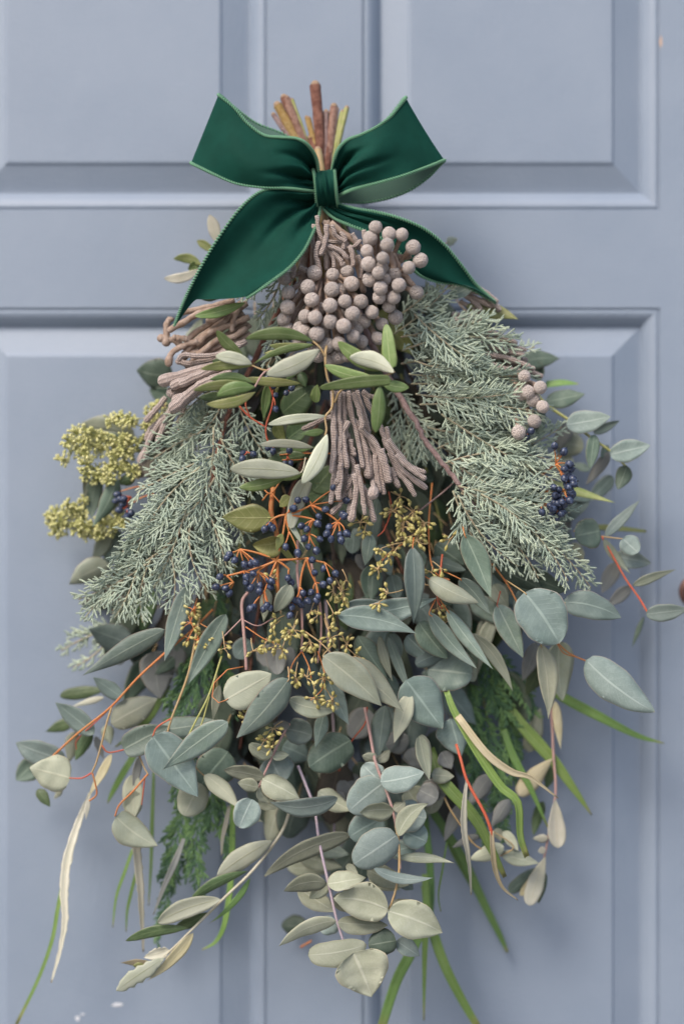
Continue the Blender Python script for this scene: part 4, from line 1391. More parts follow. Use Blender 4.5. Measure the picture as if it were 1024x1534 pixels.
for (x, y, n_, r_, d_, hx, hy) in [(190, 90, 6, 7, 120, 330, 50), (250, 130, 6, 7, 120, 300, 70), (180, 210, 6, 8, 120, 215, 120), (240, 350, 8, 9, 122, 330, 330), (180, 410, 5, 7, 122, 230, 380), (410, 40, 8, 9, 112, 470, 60),
                                   (340, 20, 7, 8, 112, 420, 0), (555, 205, 5, 7, 110, 500, 160), (490, 225, 3, 5, 108, 500, 190), (460, 300, 6, 9, 106, 450, 250), (600, 510, 6, 10, 104, 540, 420), (530, 440, 5, 8, 108, 530, 380), (610, 30, 7, 10, 100, 560, 0), (330, -40, 9, 12, 108, 420, -20)]:
    capsules(s, 'T', x, y, n_, r_, d_, (hx, hy, d_ - 6), stalk='stem_tan')
for (x, y, n_, r_, hx, hy) in [(720, 250, 8, 10, 740, 200), (870, 200, 14, 14, 850, 150), (925, 240, 12, 12, 860, 180), (965, 300, 12, 12, 900, 330), (985, 330, 8, 10, 900, 350), (870, 370, 6, 9, 900, 345), (800, 460, 7, 9, 830, 400), (740, 290, 6, 8, 760, 220), (960, 200, 10, 12, 880, 150), (1010, 250, 10, 12, 930, 180), (900, 130, 8, 12, 860, 110)]:
    capsules(s, 'A', x, y, n_, r_, 104, (hx, hy, 96), stalk='stem_tan')
s.stem([(970, 210, 96), (1150, 60, 90), (1230, -80, 84)], 2.6, 2.2, 'wood_mauve', view='A')
s.stem([(850, 110, 96), (860, 190, 98), (830, 280, 98), (800, 310, 98)], 2.4, 2, 'stem_red', view='A')
s.stem([(940, 330, 98), (860, 380, 100), (820, 420, 100)], 2.4, 2, 'stem_orange', view='A')
s.done()

# ---- seeded eucalyptus in the centre
s = Sprig('eucalyptus_sprig', 'seeded sprig at the centre with sage leaves under hanging yellow capsules', 'eucalyptus', 'A', 430, 560, 112, GE)
s.stem([(440, 330, 100), (438, 480, 108), (455, 620, 112), (460, 720, 112), (458, 830, 110)], 4.6, 3.6, 'stem_pink')
s.stem([(500, 430, 104), (540, 620, 108), (545, 760, 108), (530, 880, 106)], 4, 3, 'stem_pink')
s.stem([(458, 830, 110), (420, 880, 114), (395, 945, 116)], 2.2, 1.6, 'stem_orange')
s.stem([(458, 830, 110), (490, 900, 116), (500, 950, 118)], 2.2, 1.6, 'stem_orange')
s.stem([(530, 830, 110), (560, 930, 116), (550, 1000, 118), (500, 1050, 118)], 2.2, 1.6, 'stem_orange')
s.stem([(470, 740, 114), (540, 790, 118), (600, 850, 120), (640, 900, 118)], 2.4, 1.8, 'stem_tan')
for (x, y, n_, r_, hx, hy) in [(420, 735, 12, 12, 440, 650), (405, 760, 8, 9, 430, 700), (500, 650, 6, 9, 520, 600), (525, 675, 4, 7, 530, 620), (590, 770, 8, 11, 560, 660), (575, 730, 5, 8, 560, 680), (500, 790, 8, 10, 470, 740), (520, 840, 6, 9, 490, 780), (370, 820, 10, 11, 400, 740), (340, 810, 6, 9, 380, 760), (430, 950, 9, 9, 440, 880), (480, 950, 7, 8, 490, 900), (555, 955, 8, 9, 550, 900), (515, 1045, 9, 9, 510, 980), (595, 1050, 9, 9, 560, 990), (320, 720, 4, 7, 360, 690), (345, 690, 4, 8, 380, 670), (240, 830, 5, 8, 230, 770), (290, 800, 6, 9, 300, 770), (110, 820, 4, 8, 100, 740), (640, 560, 8, 10, 610, 500), (660, 510, 6, 9, 640, 460), (600, 560, 6, 9, 590, 500), (645, 590, 6, 8, 620, 540), (600, 660, 5, 8, 570, 600), (700, 850, 8, 10, 640, 800), (660, 800, 6, 9, 640, 760), (330, 500, 4, 7, 360, 470)]:
    capsules(s, 'A', x, y, n_, r_, 120 if x < 620 else 112, (hx, hy, 112))
s.leaf(552, 850, 818, 1078, 150, 132, 'ell', 'euc_sage', view='A', roll=5, side=-.02, bend=.05, pet=(600, 800, 118))
s.leaf(628, 862, 918, 1106, 130, 126, 'lance', 'euc_sage', view='A', roll=8, side=-.03)
s.leaf(398, 1048, 637, 1080, 90, 116, 'ell', 'euc_sage', view='A', roll=10, side=.10)
s.leaf(400, 955, 162, 1222, 140, 128, 'lance', 'euc_grey', view='A', roll=6, side=-.03, pet=(396, 900, 120))
s.leaf(112, 1052, 322, 932, 168, 126, 'ell', 'euc_pale', 'euc_grey', view='A', roll=4, pet=[(195, 900, 112), (110, 920, 116), (50, 1000, 120), (70, 1060, 124)], pmat='stem_orange')
s.stem([(215, 565, 104), (188, 610, 108), (195, 720, 110), (205, 850, 110), (208, 910, 110)], 5, 4.6, 'stem_pink')
s.stem([(195, 690, 110), (260, 715, 110), (330, 680, 112)], 2, 1.6, 'stem_pink')
s.stem([(190, 680, 110), (130, 740, 112), (100, 770, 112)], 2, 1.6, 'stem_pink')
s.stem([(205, 720, 112), (280, 770, 116), (330, 790, 118)], 2, 1.6, 'stem_orange')
for a in [(335, 790, 348, 935, 95, 88, 'round', 'grey_leaf'), (225, 780, 158, 860, 95, 72, 'round', 'euc_blue'), (290, 800, 300, 900, 85, 78, 'round', 'grey_leaf'), (300, 545, 285, 700, 56, 100, 'lance', 'euc_sage'), (700, 770, 862, 958, 115, 88, 'lance', 'euc_dark'),
          (405, 810, 400, 930, 60, 76, 'ell', 'grey_leaf'), (560, 880, 600, 1000, 80, 84, 'ell', 'euc_dark'), (745, 305, 662, 350, 95, 82, 'ell', 'euc_blue'), (800, 140, 752, 446, 76, 96, 'lance', 'euc_grey'), (770, 440, 752, 604, 74, 88, 'lance', 'euc_dark')]:
    s.leaf(*a, view='A')
for a in [(367, 262, 476, 290, 114, 88, 'round', 'cinerea'), (527, 195, 489, 344, 62, 100, 'lance', 'euc_grey'), (640, 310, 462, 425, 162, 94, 'round', 'euc_dark'), (546, 60, 632, 246, 84, 106, 'lance', 'euc_blue'), (786, 160, 755, 396, 88, 92, 'lance', 'euc_grey'), (892, 110, 824, 322, 78, 106, 'lance', 'euc_pale'),
          (790, 330, 886, 300, 100, 70, 'round', 'grey_leaf'), (350, 335, 470, 390, 110, 66, 'ell', 'euc_blue'), (720, 180, 640, 300, 120, 60, 'round', 'grey_leaf'), (940, 285, 975, 480, 62, 104, 'lance', 'euc_sage'), (900, 340, 930, 430, 90, 72, 'ell', 'grey_leaf'), (600, 470, 690, 560, 120, 60, 'round', 'grey_leaf')]:
    s.leaf(*a, view='E')
s.stem([(590, 440, 70), (640, 320, 84), (700, 240, 90), (710, 170, 92)], 2.6, 2.2, 'stem_red', view='E')
s.done()

# ---- left lower sprigs
s = Sprig('eucalyptus_sprig', 'forked orange stemmed sprig with pale pointed leaf at the left edge', 'eucalyptus', 'C', 870, 130, 90, GE)
s.stem([(960, 40, 84), (870, 130, 92), (740, 240, 96), (620, 350, 96), (500, 480, 92), (350, 600, 84), (232, 708, 76)], 3.6, 3.2, 'stem_orange')
s.stem([(505, 478, 92), (480, 560, 92), (458, 650, 90), (435, 730, 88), (415, 776, 86)], 3.2, 2.6, 'stem_tan')
s.stem([(415, 776, 86), (370, 800, 84), (316, 800, 82)], 2.4, 2, 'stem_red')
s.stem([(418, 778, 86), (432, 830, 84), (436, 875, 82), (405, 902, 80)], 2.6, 2.4, 'stem_orange')
s.stem([(460, 652, 90), (490, 684, 90), (560, 672, 88)], 2.4, 2, 'stem_red')
s.stem([(500, 482, 92), (440, 540, 80), (350, 625, 66), (345, 670, 62)], 2, 1.6, 'stem_red')
for a in [(318, 800, 134, 752, 168, 82, 'ovate', 'euc_pale', 4), (556, 672, 762, 566, 128, 88, 'ovate', 'euc_grey', 8), (425, 602, 250, 458, 96, 74, 'ell', 'euc_blue', 12), (296, 720, 72, 640, 122, 58, 'ell', 'cinerea', 14), (165, 728, 72, 810, 104, 46, 'ell', 'euc_dark', 0),
          (170, 850, 228, 930, 52, 56, 'ell', 'green_dark', 0), (745, 130, 372, 338, 96, 104, 'lance', 'euc_grey', 8), (850, -70, 742, 274, 92, 106, 'lance', 'euc_grey', 6), (500, 555, 712, 440, 132, 62, 'ell', 'euc_sage', 15), (330, 545, 205, 592, 58, 34, 'lance', 'green_dark', 0),
          (270, 430, 480, 400, 60, 36, 'ell', 'green_dark', 0), (470, 436, 322, 478, 30, 48, 'lance', 'white_leaf', 0), (555, 440, 420, 345, 74, 64, 'ell', 'euc_blue', 0), (600, 205, 402, 128, 132, 56, 'ell', 'euc_blue', 10), (700, 225, 722, 442, 165, 56, 'ell', 'grey_leaf', 10), (410, 590, 340, 720, 60, 50, 'ell', 'green_dark', 0),
          (340, 590, 310, 740, 70, 46, 'lance', 'euc_sage', 0), (280, 850, 245, 895, 30, 50, 'lance', 'euc_pale', 0), (430, 610, 470, 720, 36, 60, 'lance', 'grey_leaf', 0), (480, 560, 500, 650, 60, 52, 'lance', 'euc_sage', 0), (800, 200, 760, 330, 110, 50, 'ell', 'grey_leaf', 0)]:
    s.leaf(*a[:8], view='C', roll=a[8])
s.leaf(505, 690, 395, 890, 40, 70, 'lance', 'tan_leaf', view='C')
s.leaf(400, 890, 388, 990, 24, 80, 'lance', 'white_leaf', view='C')
s.done()
s = Sprig('eucalyptus_sprig', 'orange stemmed sprig with heart shaped blue-grey leaf left of the cedar', 'eucalyptus', 'C', 890, 130, 100, GE)
s.stem([(905, 60, 92), (890, 130, 98), (850, 330, 104), (775, 530, 104), (750, 625, 102)], 4, 3, 'stem_tan')
s.stem([(775, 530, 104), (710, 570, 106), (690, 612, 106)], 2.6, 2.2, 'stem_red')
s.stem([(1000, 250, 104), (945, 420, 110), (880, 550, 112), (825, 664, 112)], 3, 2.6, 'stem_lime')
s.stem([(945, 430, 110), (915, 540, 110), (880, 625, 108)], 2.6, 2.2, 'stem_lime')
s.stem([(668, 782, 92), (600, 860, 92), (540, 920, 90), (520, 970, 88)], 3, 2.4, 'stem_orange')
s.stem([(655, 790, 92), (646, 870, 90), (640, 920, 86)], 2, 1.6, 'stem_red')
s.stem([(630, 700, 88), (650, 750, 90), (668, 782, 92)], 2.4, 2.2, 'stem_tan')
s.stem([(870, 735, 96), (900, 770, 94), (935, 800, 92)], 2, 1.8, 'stem_tan')
for a in [(690, 610, 895, 886, 194, 110, 'ovate', 'euc_blue', 6), (1028, 545, 735, 762, 118, 122, 'lance', 'euc_grey', 10), (700, 590, 985, 545, 100, 90, 'ell', 'euc_grey', 10), (905, 822, 830, 972, 140, 86, 'round', 'euc_pale', 6), (1030, 680, 890, 850, 180, 80, 'ell', 'euc_dark', 8),
          (600, 855, 596, 1000, 88, 78, 'ell', 'euc_pale', 10), (1020, 60, 842, 386, 96, 112, 'lance', 'euc_grey', 8), (990, 380, 960, 545, 44, 96, 'lance', 'euc_pale', 20), (630, 700, 600, 860, 40, 74, 'lance', 'grey_leaf', 0)]:
    s.leaf(*a[:8], view='C', roll=a[8])
s.leaf(424, 104, 576, 213, 112, 90, 'ovate', 'euc_sage', view='D', roll=4, side=.05)
s.leaf(490, -50, 484, 124, 74, 74, 'ell', 'euc_pale', view='D')
s.leaf(18, 456, 170, 606, 76, 100, 'lance', 'euc_pale', view='E', roll=10, side=-.06)
s.leaf(180, 628, 268, 658, 22, 98, 'lance', 'euc_pale', view='E')
for (x, y, n_, r_, hx, hy) in [(860, 100, 8, 11, 880, 40), (890, 180, 6, 9, 900, 120), (910, 210, 5, 8, 890, 150), (960, 130, 6, 9, 900, 100), (870, 40, 8, 11, 890, -10), (850, 170, 5, 8, 880, 120), (930, 170, 5, 8, 890, 140), (1000, 190, 5, 8, 960, 130)]:
    capsules(s, 'C', x, y, n_, r_, 104, (hx, hy, 98), stalk='stem_orange')
for (x, y, n_, r_, hx, hy) in [(190, 225, 9, 9, 230, 180), (205, 200, 6, 8, 230, 170), (310, 260, 9, 9, 350, 230), (275, 310, 9, 10, 320, 290), (305, 340, 5, 8, 310, 290)]:
    capsules(s, 'E', x, y, n_, r_, 118, (hx, hy, 112))
s.done()

# ---- silver dollar sprigs
s = Sprig('silver_dollar_sprig', 'small pink stemmed round leaf cluster below the left yellow capsules', 'eucalyptus', 'E', 330, 330, 100, GE)
s.stem([(380, 240, 92), (345, 300, 98), (305, 385, 104), (270, 460, 106), (245, 520, 106)], 3.6, 3, 'stem_pink')
for a in [(306, 376, 208, 325, 66, 108, 'round', 'cin_sage', 30), (306, 376, 378, 372, 44, 104, 'ell', 'cin_sage', 40), (298, 380, 350, 490, 150, 98, 'round', 'cinerea', 10), (272, 470, 98, 436, 74, 108, 'ell', 'cin_sage', 30), (262, 475, 424, 560, 104, 110, 'ell', 'cin_sage', 25),
          (248, 512, 158, 490, 60, 112, 'ell', 'cin_sage', 30), (248, 515, 290, 575, 56, 114, 'ell', 'cin_sage', 30), (222, 560, 165, 682, 118, 116, 'round', 'cinerea', 10), (380, 250, 310, 240, 50, 96, 'ell', 'grey_leaf', 20), (250, 560, 330, 600, 60, 96, 'ell', 'cin_pale', 10)]:
    s.leaf(*a[:8], view='E', roll=a[8])
s.done()
s = Sprig('silver_dollar_sprig', 'mauve stemmed sprig of pale round leaves hanging lowest in the middle', 'eucalyptus', 'G', 255, 0, 96, GE)
s.stem([(200, -160, 84), (240, -60, 90), (275, 40, 94), (295, 180, 98), (325, 320, 102), (350, 430, 106), (375, 540, 108), (402, 625, 110)], 4.4, 3.8, 'stem_mauve')
s.leaf(585, 556, 294, 572, 84, 112, 'ell', 'cinerea', view='E', roll=30, side=-.08)
s.leaf(500, 530, 650, 610, 90, 90, 'ell', 'cin_sage', view='E', roll=20)
for a in [(436, 150, 46, 340, 84, 92, 'ell', 'cin_sage', 30, .12), (328, 368, 134, 408, 84, 114, 'ell', 'cin_sage', 35, .10), (330, 374, 505, 345, 90, 110, 'ell', 'cin_sage', 35, .06), (330, 372, 250, 440, 70, 98, 'ell', 'cin_sage', 20, 0), (372, 540, 112, 656, 70, 116, 'ell', 'cin_pale', 35, .08), (378, 546, 606, 560, 86, 114, 'ell', 'cin_sage', 35, -.06),
          (372, 542, 300, 590, 90, 90, 'round', 'cinerea', 10, 0), (200, 390, 370, 500, 100, 86, 'ell', 'cin_sage', 15, 0), (360, 430, 480, 500, 80, 96, 'ell', 'cin_sage', 20, 0),
          (244, 695, 508, 648, 120, 120, 'round', 'cin_pale', 15, .06), (450, 684, 533, 884, 248, 128, 'heart', 'cin_pale', 4, 0),
          (200, 240, 400, 300, 90, 60, 'ell', 'cin_sage', 10, 0), (260, 200, 430, 240, 80, 56, 'ell', 'euc_grey', 10, 0), (240, 570, 124, 560, 92, 24, 'round', 'euc_dark', 5, 0), (520, 320, 660, 400, 90, 84, 'ell', 'cin_sage', 10, 0), (340, 300, 150, 300, 80, 40, 'round', 'cin_sage', 10, 0)]:
    s.leaf(*a[:8], view='G', roll=a[8], side=a[9])
s.stem([(210, 660, 30), (258, 632, 34)], 3, 3, 'stem_orange', view='G')
s.done()
s = Sprig('silver_dollar_sprig', 'tan stemmed sprig of stacked blue-grey round leaves right of centre bottom', 'eucalyptus', 'E', 740, 380, 104, GE)
s.stem([(700, 170, 92), (722, 280, 98), (745, 400, 106), (790, 520, 110), (822, 620, 114), (842, 730, 116), (850, 853, 118)], 4.6, 4, 'stem_pink')
s.stem([(640, 110, 114), (652, 180, 118), (656, 300, 118), (640, 400, 118), (612, 488, 118)], 4, 3.4, 'stem_tan', view='G')
for a in [(766, 488, 954, 446, 122, 118, 'ell', 'cinerea', 10, .04), (770, 490, 690, 415, 110, 106, 'round', 'cinerea', 10, 0), (782, 492, 632, 612, 165, 112, 'round', 'cinerea', 8, 0), (822, 608, 678, 618, 78, 124, 'ell', 'cin_sage', 38, 0), (822, 608, 872, 570, 60, 118, 'ell', 'cin_sage', 38, 0), (826, 612, 962, 642, 140, 104, 'round', 'cinerea', 10, 0),
          (775, 640, 634, 722, 140, 98, 'round', 'euc_blue', 8, 0), (842, 716, 972, 578, 78, 126, 'lance', 'cin_sage', 20, -.12), (838, 714, 652, 838, 156, 120, 'round', 'cinerea', 8, 0), (868, 700, 964, 742, 120, 100, 'round', 'euc_blue', 8, 0), (750, 395, 688, 375, 50, 104, 'ell', 'cin_sage', 30, 0), (750, 395, 806, 350, 50, 100, 'ell', 'cin_sage', 30, 0),
          (930, 520, 1010, 560, 110, 84, 'round', 'grey_leaf', 8, 0), (880, 520, 940, 600, 110, 78, 'round', 'cin_sage', 8, 0), (800, 780, 920, 760, 90, 84, 'round', 'cinerea', 8, 0), (560, 540, 600, 590, 80, 70, 'round', 'grey_leaf', 8, 0)]:
    s.leaf(*a[:8], view='E', roll=a[8], side=a[9])
for a in [(652, 255, 903, 280, 46, 110, 'lance', 'cin_sage', 30, -.06), (540, 304, 810, 345, 52, 126, 'lance', 'cinerea', 30, .06), (606, 492, 358, 440, 172, 122, 'ell', 'cin_pale', 12, .05), (604, 496, 850, 594, 172, 128, 'ell', 'cin_pale', 8, -.02), (604, 486, 778, 478, 90, 112, 'ell', 'cin_sage', 15, 0), (642, 630, 516, 652, 120, 112, 'round', 'euc_dark', 8, 0), (642, 630, 748, 700, 84, 104, 'ell', 'cinerea', 15, 0),
          (620, 230, 740, 200, 80, 96, 'ell', 'euc_blue', 10, 0), (510, 310, 700, 380, 100, 100, 'ell', 'cin_sage', 10, 0), (660, 350, 720, 400, 60, 90, 'ell', 'euc_blue', 10, 0), (420, 285, 470, 330, 40, 96, 'ell', 'cin_sage', 20, 0), (600, 590, 560, 700, 90, 96, 'ell', 'cin_pale', 15, 0)]:
    s.leaf(*a[:8], view='G', roll=a[8], side=a[9])
s.done()
s = Sprig('eucalyptus_sprig', 'loose small grey leaves right of the stacked round leaves, over the grass', 'eucalyptus', 'H', 130, 380, 80, GE)
for a in [(312, 432, 214, 562, 72, 70, 'lance', 'grey_leaf', 8), (384, 532, 308, 648, 62, 74, 'lance', 'grey_leaf', 8), (185, 555, 122, 702, 56, 70, 'ell', 'grey_leaf', 10), (262, 680, 152, 728, 34, 66, 'ell', 'grey_leaf', 20), (362, 722, 222, 776, 66, 76, 'ell', 'euc_pale', 12), (352, 752, 504, 790, 62, 72, 'ell', 'euc_sage', 15), (360, 660, 420, 740, 44, 66, 'ell', 'euc_pale', 10), (70, 432, 162, 440, 66, 96, 'ell', 'euc_sage', 10), (330, 650, 350, 700, 40, 62, 'ell', 'euc_pale', 10),
          (148, 205, 190, 358, 134, 96, 'ell', 'euc_blue', 8), (20, 275, 62, 458, 62, 104, 'lance', 'euc_sage', 12), (110, 340, 150, 410, 70, 84, 'ell', 'grey_leaf', 10), (30, 480, 130, 510, 90, 76, 'round', 'grey_leaf', 10), (100, 490, 60, 590, 80, 70, 'round', 'cin_sage', 10)]:
    s.leaf(*a[:8], view='H', roll=a[8])
s.stem([(120, 520, 80), (150, 580, 82), (190, 640, 80), (250, 720, 76), (350, 760, 74)], 3, 2.4, 'stem_tan', view='H')
s.stem([(350, 760, 72), (400, 720, 72), (300, 650, 72)], 2, 1.6, 'stem_tan', view='H')
s.done()
s = Sprig('olive_sprig', 'tan dried olive twig with pale spoon shaped leaves hanging at lower right', 'olive', 'H', 555, 190, 46, 'olive sprigs in the hanging bunch')
s.stem([(548, 120, 44), (556, 220, 46), (562, 360, 48), (570, 460, 50), (568, 530, 50), (548, 640, 50), (524, 770, 50)], 4.5, 3.4, 'stem_pink')
for a in [(568, 135, 590, 332, 38, 48, 'lance', 'tan_leaf', 10), (556, 368, 420, 518, 76, 52, 'spat', 'tan_leaf', 8), (556, 400, 530, 492, 40, 44, 'ell', 'green_dark', 8), (568, 530, 580, 728, 72, 56, 'spat', 'white_leaf', 8), (540, 690, 476, 690, 34, 54, 'lance', 'white_leaf', 20), (530, 735, 498, 742, 30, 56, 'ell', 'white_leaf', 20), (530, 762, 462, 962, 72, 58, 'spat', 'white_leaf', 8), (510, 800, 382, 908, 56, 44, 'spat', 'euc_dark', 10),
          (522, 790, 428, 922, 32, 50, 'spat', 'tan_leaf', 10), (520, 540, 480, 680, 46, 36, 'ell', 'green_dark', 10), (510, 160, 460, 340, 70, 38, 'spat', 'euc_sage', 10), (530, 830, 500, 955, 30, 46, 'ell', 'green_dark', 10)]:
    s.leaf(*a[:8], view='H', roll=a[8])
s.done()
s = Sprig('olive_sprig', 'pale felted olive sprig curving down left at the bottom, tip torn', 'olive', 'D', 1000, 190, 90, 'olive sprigs in the hanging bunch')
s.stem([(1060, 80, 80), (1024, 170, 84), (925, 300, 88), (820, 402, 90), (708, 512, 92), (620, 598, 90), (545, 655, 86)], 5, 3, 'stem_white')
for a in [(995, 194, 792, 324, 78, 92, 'olive', 'olive_under', 6, .03), (905, 305, 695, 410, 40, 86, 'olive', 'green_dark', 25, .10), (808, 408, 574, 494, 72, 98, 'olive', 'olive_under', 6, .05), (690, 514, 458, 560, 42, 94, 'olive', 'green_dark', 20, .06), (706, 530, 536, 708, 44, 96, 'lance', 'tan_leaf', 20, -.06),
          (602, 622, 424, 742, 66, 94, 'olive', 'olive_under', 8, .02), (618, 592, 525, 620, 50, 90, 'ell', 'white_leaf', 15, 0), (545, 640, 438, 640, 26, 84, 'lance', 'tan_leaf', 30, 0), (555, 650, 485, 650, 36, 82, 'ell', 'olive_tan', 20, 0), (914, 330, 764, 496, 24, 84, 'lance', 'grass_dark', 20, -.06), (760, 455, 640, 510, 40, 84, 'olive', 'green_dark', 25, 0)]:
    s.leaf(*a[:8], view='D', roll=a[8], side=a[9], nick=.3 if a[0] in (602, 618) else 0)
s.done()

# ---- blue cypress branches
GC = 'blue-grey cypress branches'
s = Sprig('cypress_branch', 'large left cypress branch of feathery blue-grey sprays on a brown stem', 'cypress', 'F', 350, 600, 84, GC)
cut(s, (416, 158), 14, 10, (440, 420, 60), 'wood_ochre')
s.stem([(440, 420, 60), (380, 540, 76), (335, 640, 90), (320, 715, 96), (300, 765, 98), (255, 815, 98), (215, 850, 94), (165, 885, 88)], 9, 3.5, 'wood_red', jit=.6, vary=.08)
fronds(s, 'F', [(345, 565, 262, 635, 40, 88, 82), (352, 590, 396, 680, 42, 88, 88), (336, 632, 226, 690, 46, 94, 86), (330, 655, 378, 735, 44, 96, 96), (326, 680, 205, 738, 48, 98, 90), (320, 705, 366, 800, 42, 100, 100), (314, 725, 194, 795, 46, 102, 92),
               (306, 750, 340, 850, 42, 104, 104), (290, 775, 178, 832, 44, 104, 94), (284, 790, 312, 888, 40, 106, 104), (262, 806, 160, 862, 42, 104, 92), (250, 815, 258, 912, 38, 104, 98), (230, 832, 214, 932, 36, 102, 94), (220, 845, 118, 898, 38, 100, 84), (205, 855, 172, 926, 34, 98, 88), (190, 865, 126, 928, 30, 94, 82),
               (332, 605, 296, 650, 34, 98, 102), (322, 715, 262, 790, 38, 110, 108), (330, 670, 262, 722, 38, 86, 80), (316, 745, 230, 800, 38, 88, 82), (300, 765, 250, 860, 38, 90, 84), (320, 700, 330, 790, 38, 84, 84), (345, 620, 345, 720, 38, 82, 84), (270, 800, 205, 890, 36, 88, 80), (350, 580, 240, 720, 40, 76, 74), (320, 640, 300, 780, 44, 112, 106), (300, 700, 200, 850, 44, 108, 96), (280, 760, 220, 900, 40, 112, 100), (240, 780, 150, 900, 40, 92, 84), (330, 720, 330, 880, 40, 92, 90)], gap=7.2, tgap=6.4, tlen=(16, 30), thick=2.7, flat=.28)
s.done()
s = Sprig('cypress_branch', 'large right cypress branch of feathery blue-grey sprays, longest of the bunch', 'cypress', 'F', 595, 590, 84, GC)
cut(s, (472, 128), 16, 14, (520, 430, 62), 'wood_red')
s.stem([(520, 430, 62), (560, 520, 76), (594, 588, 92), (622, 632, 106), (640, 665, 110), (668, 700, 112), (692, 733, 112), (720, 770, 104)], 10, 6, 'wood_mauve', jit=.8, vary=.10)
fronds(s, 'F', [(590, 500, 672, 428, 44, 80, 84), (600, 505, 735, 478, 46, 86, 84), (602, 525, 765, 512, 50, 92, 88), (612, 560, 792, 560, 50, 98, 90), (628, 606, 815, 618, 50, 104, 92), (622, 590, 760, 590, 46, 112, 104), (600, 545, 720, 540, 44, 78, 82),
               (664, 695, 826, 690, 48, 108, 92), (655, 672, 780, 650, 40, 84, 80), (686, 728, 852, 768, 52, 116, 98), (692, 735, 884, 880, 44, 114, 90), (690, 738, 850, 830, 48, 112, 96), (686, 742, 775, 848, 44, 114, 106), (678, 735, 718, 825, 36, 110, 104), (600, 470, 640, 438, 34, 84, 90),
               (590, 570, 640, 690, 44, 70, 72), (606, 600, 700, 690, 42, 74, 76), (585, 620, 610, 690, 34, 66, 66), (700, 765, 806, 866, 40, 108, 98), (610, 500, 700, 505, 46, 72, 74), (615, 575, 745, 600, 46, 84, 80), (640, 640, 760, 640, 44, 88, 84), (676, 715, 800, 720, 44, 94, 88), (690, 745, 810, 800, 44, 100, 92), (620, 540, 730, 545, 40, 102, 100), (650, 500, 740, 540, 38, 74, 76), (620, 470, 740, 560, 44, 104, 98), (640, 540, 790, 640, 46, 98, 92), (630, 570, 800, 520, 44, 76, 74), (660, 620, 830, 720, 46, 104, 94), (670, 690, 840, 800, 48, 106, 96), (690, 690, 840, 640, 44, 82, 80), (640, 480, 700, 600, 44, 92, 90), (720, 740, 850, 870, 40, 118, 104), (660, 690, 740, 800, 40, 100, 96)], gap=7.2, tgap=6.4, tlen=(16, 32), thick=2.7, flat=.28)
s.done()
s = Sprig('cypress_branch', 'small cypress sprays showing under the left ribbon tail beside the berries', 'cypress', 'F', 430, 400, 88, GC)
fronds(s, 'F', [(425, 405, 385, 480, 30, 96, 90), (430, 420, 405, 520, 30, 98, 92), (410, 410, 360, 450, 26, 90, 86), (420, 470, 400, 550, 28, 94, 92), (450, 390, 430, 440, 22, 90, 94)], thick=3.2)
s.done()
s = Sprig('cypress_branch', 'pale blurred cypress tip at the far left below the flower heads', 'cypress', 'F', 160, 940, 40, GC)
fronds(s, 'F', [(170, 940, 92, 975, 30, 44, 36), (170, 950, 110, 1000, 28, 42, 34), (175, 930, 120, 950, 26, 40, 36)], thick=3.2)
s.done()

# ---- felted brunia
GB = 'felted grey brunia stems'
s = Sprig('brunia_stem', 'tangle of thin felted stalks under the ribbon knot', 'brunia', 'N', 350, 20, 100, GB)
cut(s, (428, 148), 13, 11, (470, 360, 70), 'wood_pale')
cords(s, 'N', [[(345, 10), (355, 90), (390, 170), (430, 230), (440, 290)], [(390, 170), (395, 240), (398, 300)], [(360, 120), (355, 200), (345, 265)], [(400, 175), (470, 200), (510, 240)], [(430, 200), (470, 250), (490, 280)], [(400, 60), (395, 140), (370, 220)], [(500, 150), (510, 185), (560, 175), (580, 150)], [(540, 110), (560, 150), (570, 190)], [(530, 180), (540, 230), (545, 280)], [(570, 230), (590, 290), (585, 350)], [(330, 60), (320, 140), (330, 180)], [(250, 290), (290, 310), (330, 300)], [(215, 270), (220, 310), (215, 340)], [(400, 150), (460, 160), (510, 170)], [(360, 150), (340, 220), (360, 300)], [(480, 100), (500, 140), (490, 190)], [(600, 90), (610, 170), (620, 240)], [(430, 60), (450, 120), (500, 150)]], w=7, d=118, mat='brunia_cord', part='stalk')
cords(s, 'N', [[(300, 40), (280, 200), (260, 420)], [(330, 60), (400, 250), (420, 420)], [(380, 40), (500, 220), (540, 420)], [(420, 50), (600, 200), (640, 330)], [(340, 40), (330, 200), (320, 380)], [(460, 80), (560, 260), (600, 420)], [(400, 40), (460, 240), (470, 420)]], w=10, d=96, mat='brunia_brown', part='stalk')
s.done()
s = Sprig('brunia_stem', 'wide cluster of round felted grey berries at top centre', 'brunia', 'N', 420, 330, 130, GB)
cut(s, (488, 168), 9, 8, (490, 400, 100), 'wood_mauve')
balls(s, 'N', [(168, 355, -4), (190, 433), (186, 513), (166, 578, -4), (180, 636, -6), (332, 325, -4), (296, 402, 4), (317, 472, 3), (432, 335), (512, 318, -6), (536, 384, 2), (428, 416, 6), (418, 503, 8), (498, 480, 9), (586, 482, 5), (540, 548, 9), (646, 540, 4), (282, 562), (336, 570, 8), (418, 592, 8), (492, 616, 9), (250, 628, -4), (275, 646), (346, 660, 8), (400, 722, 4), (466, 712, 5), (545, 672, 6), (702, 606), (680, 683), (465, 780, 2), (510, 780, 4), (420, 800, -4), (590, 700, -8), (370, 640, -8), (600, 590, -9), (560, 620, -10), (250, 700, -12), (330, 760, -10), (480, 556, -10), (360, 520, -10), (470, 420, -12), (600, 760, -8), (350, 775, -6)], 138, r=11.4, hub=(485, 400, 96), dome=(490, 470, 90))
s.done()
s = Sprig('brunia_stem', 'upright cluster of round felted berries in front of the right ribbon tail', 'brunia', 'N', 780, 300, 120, GB)
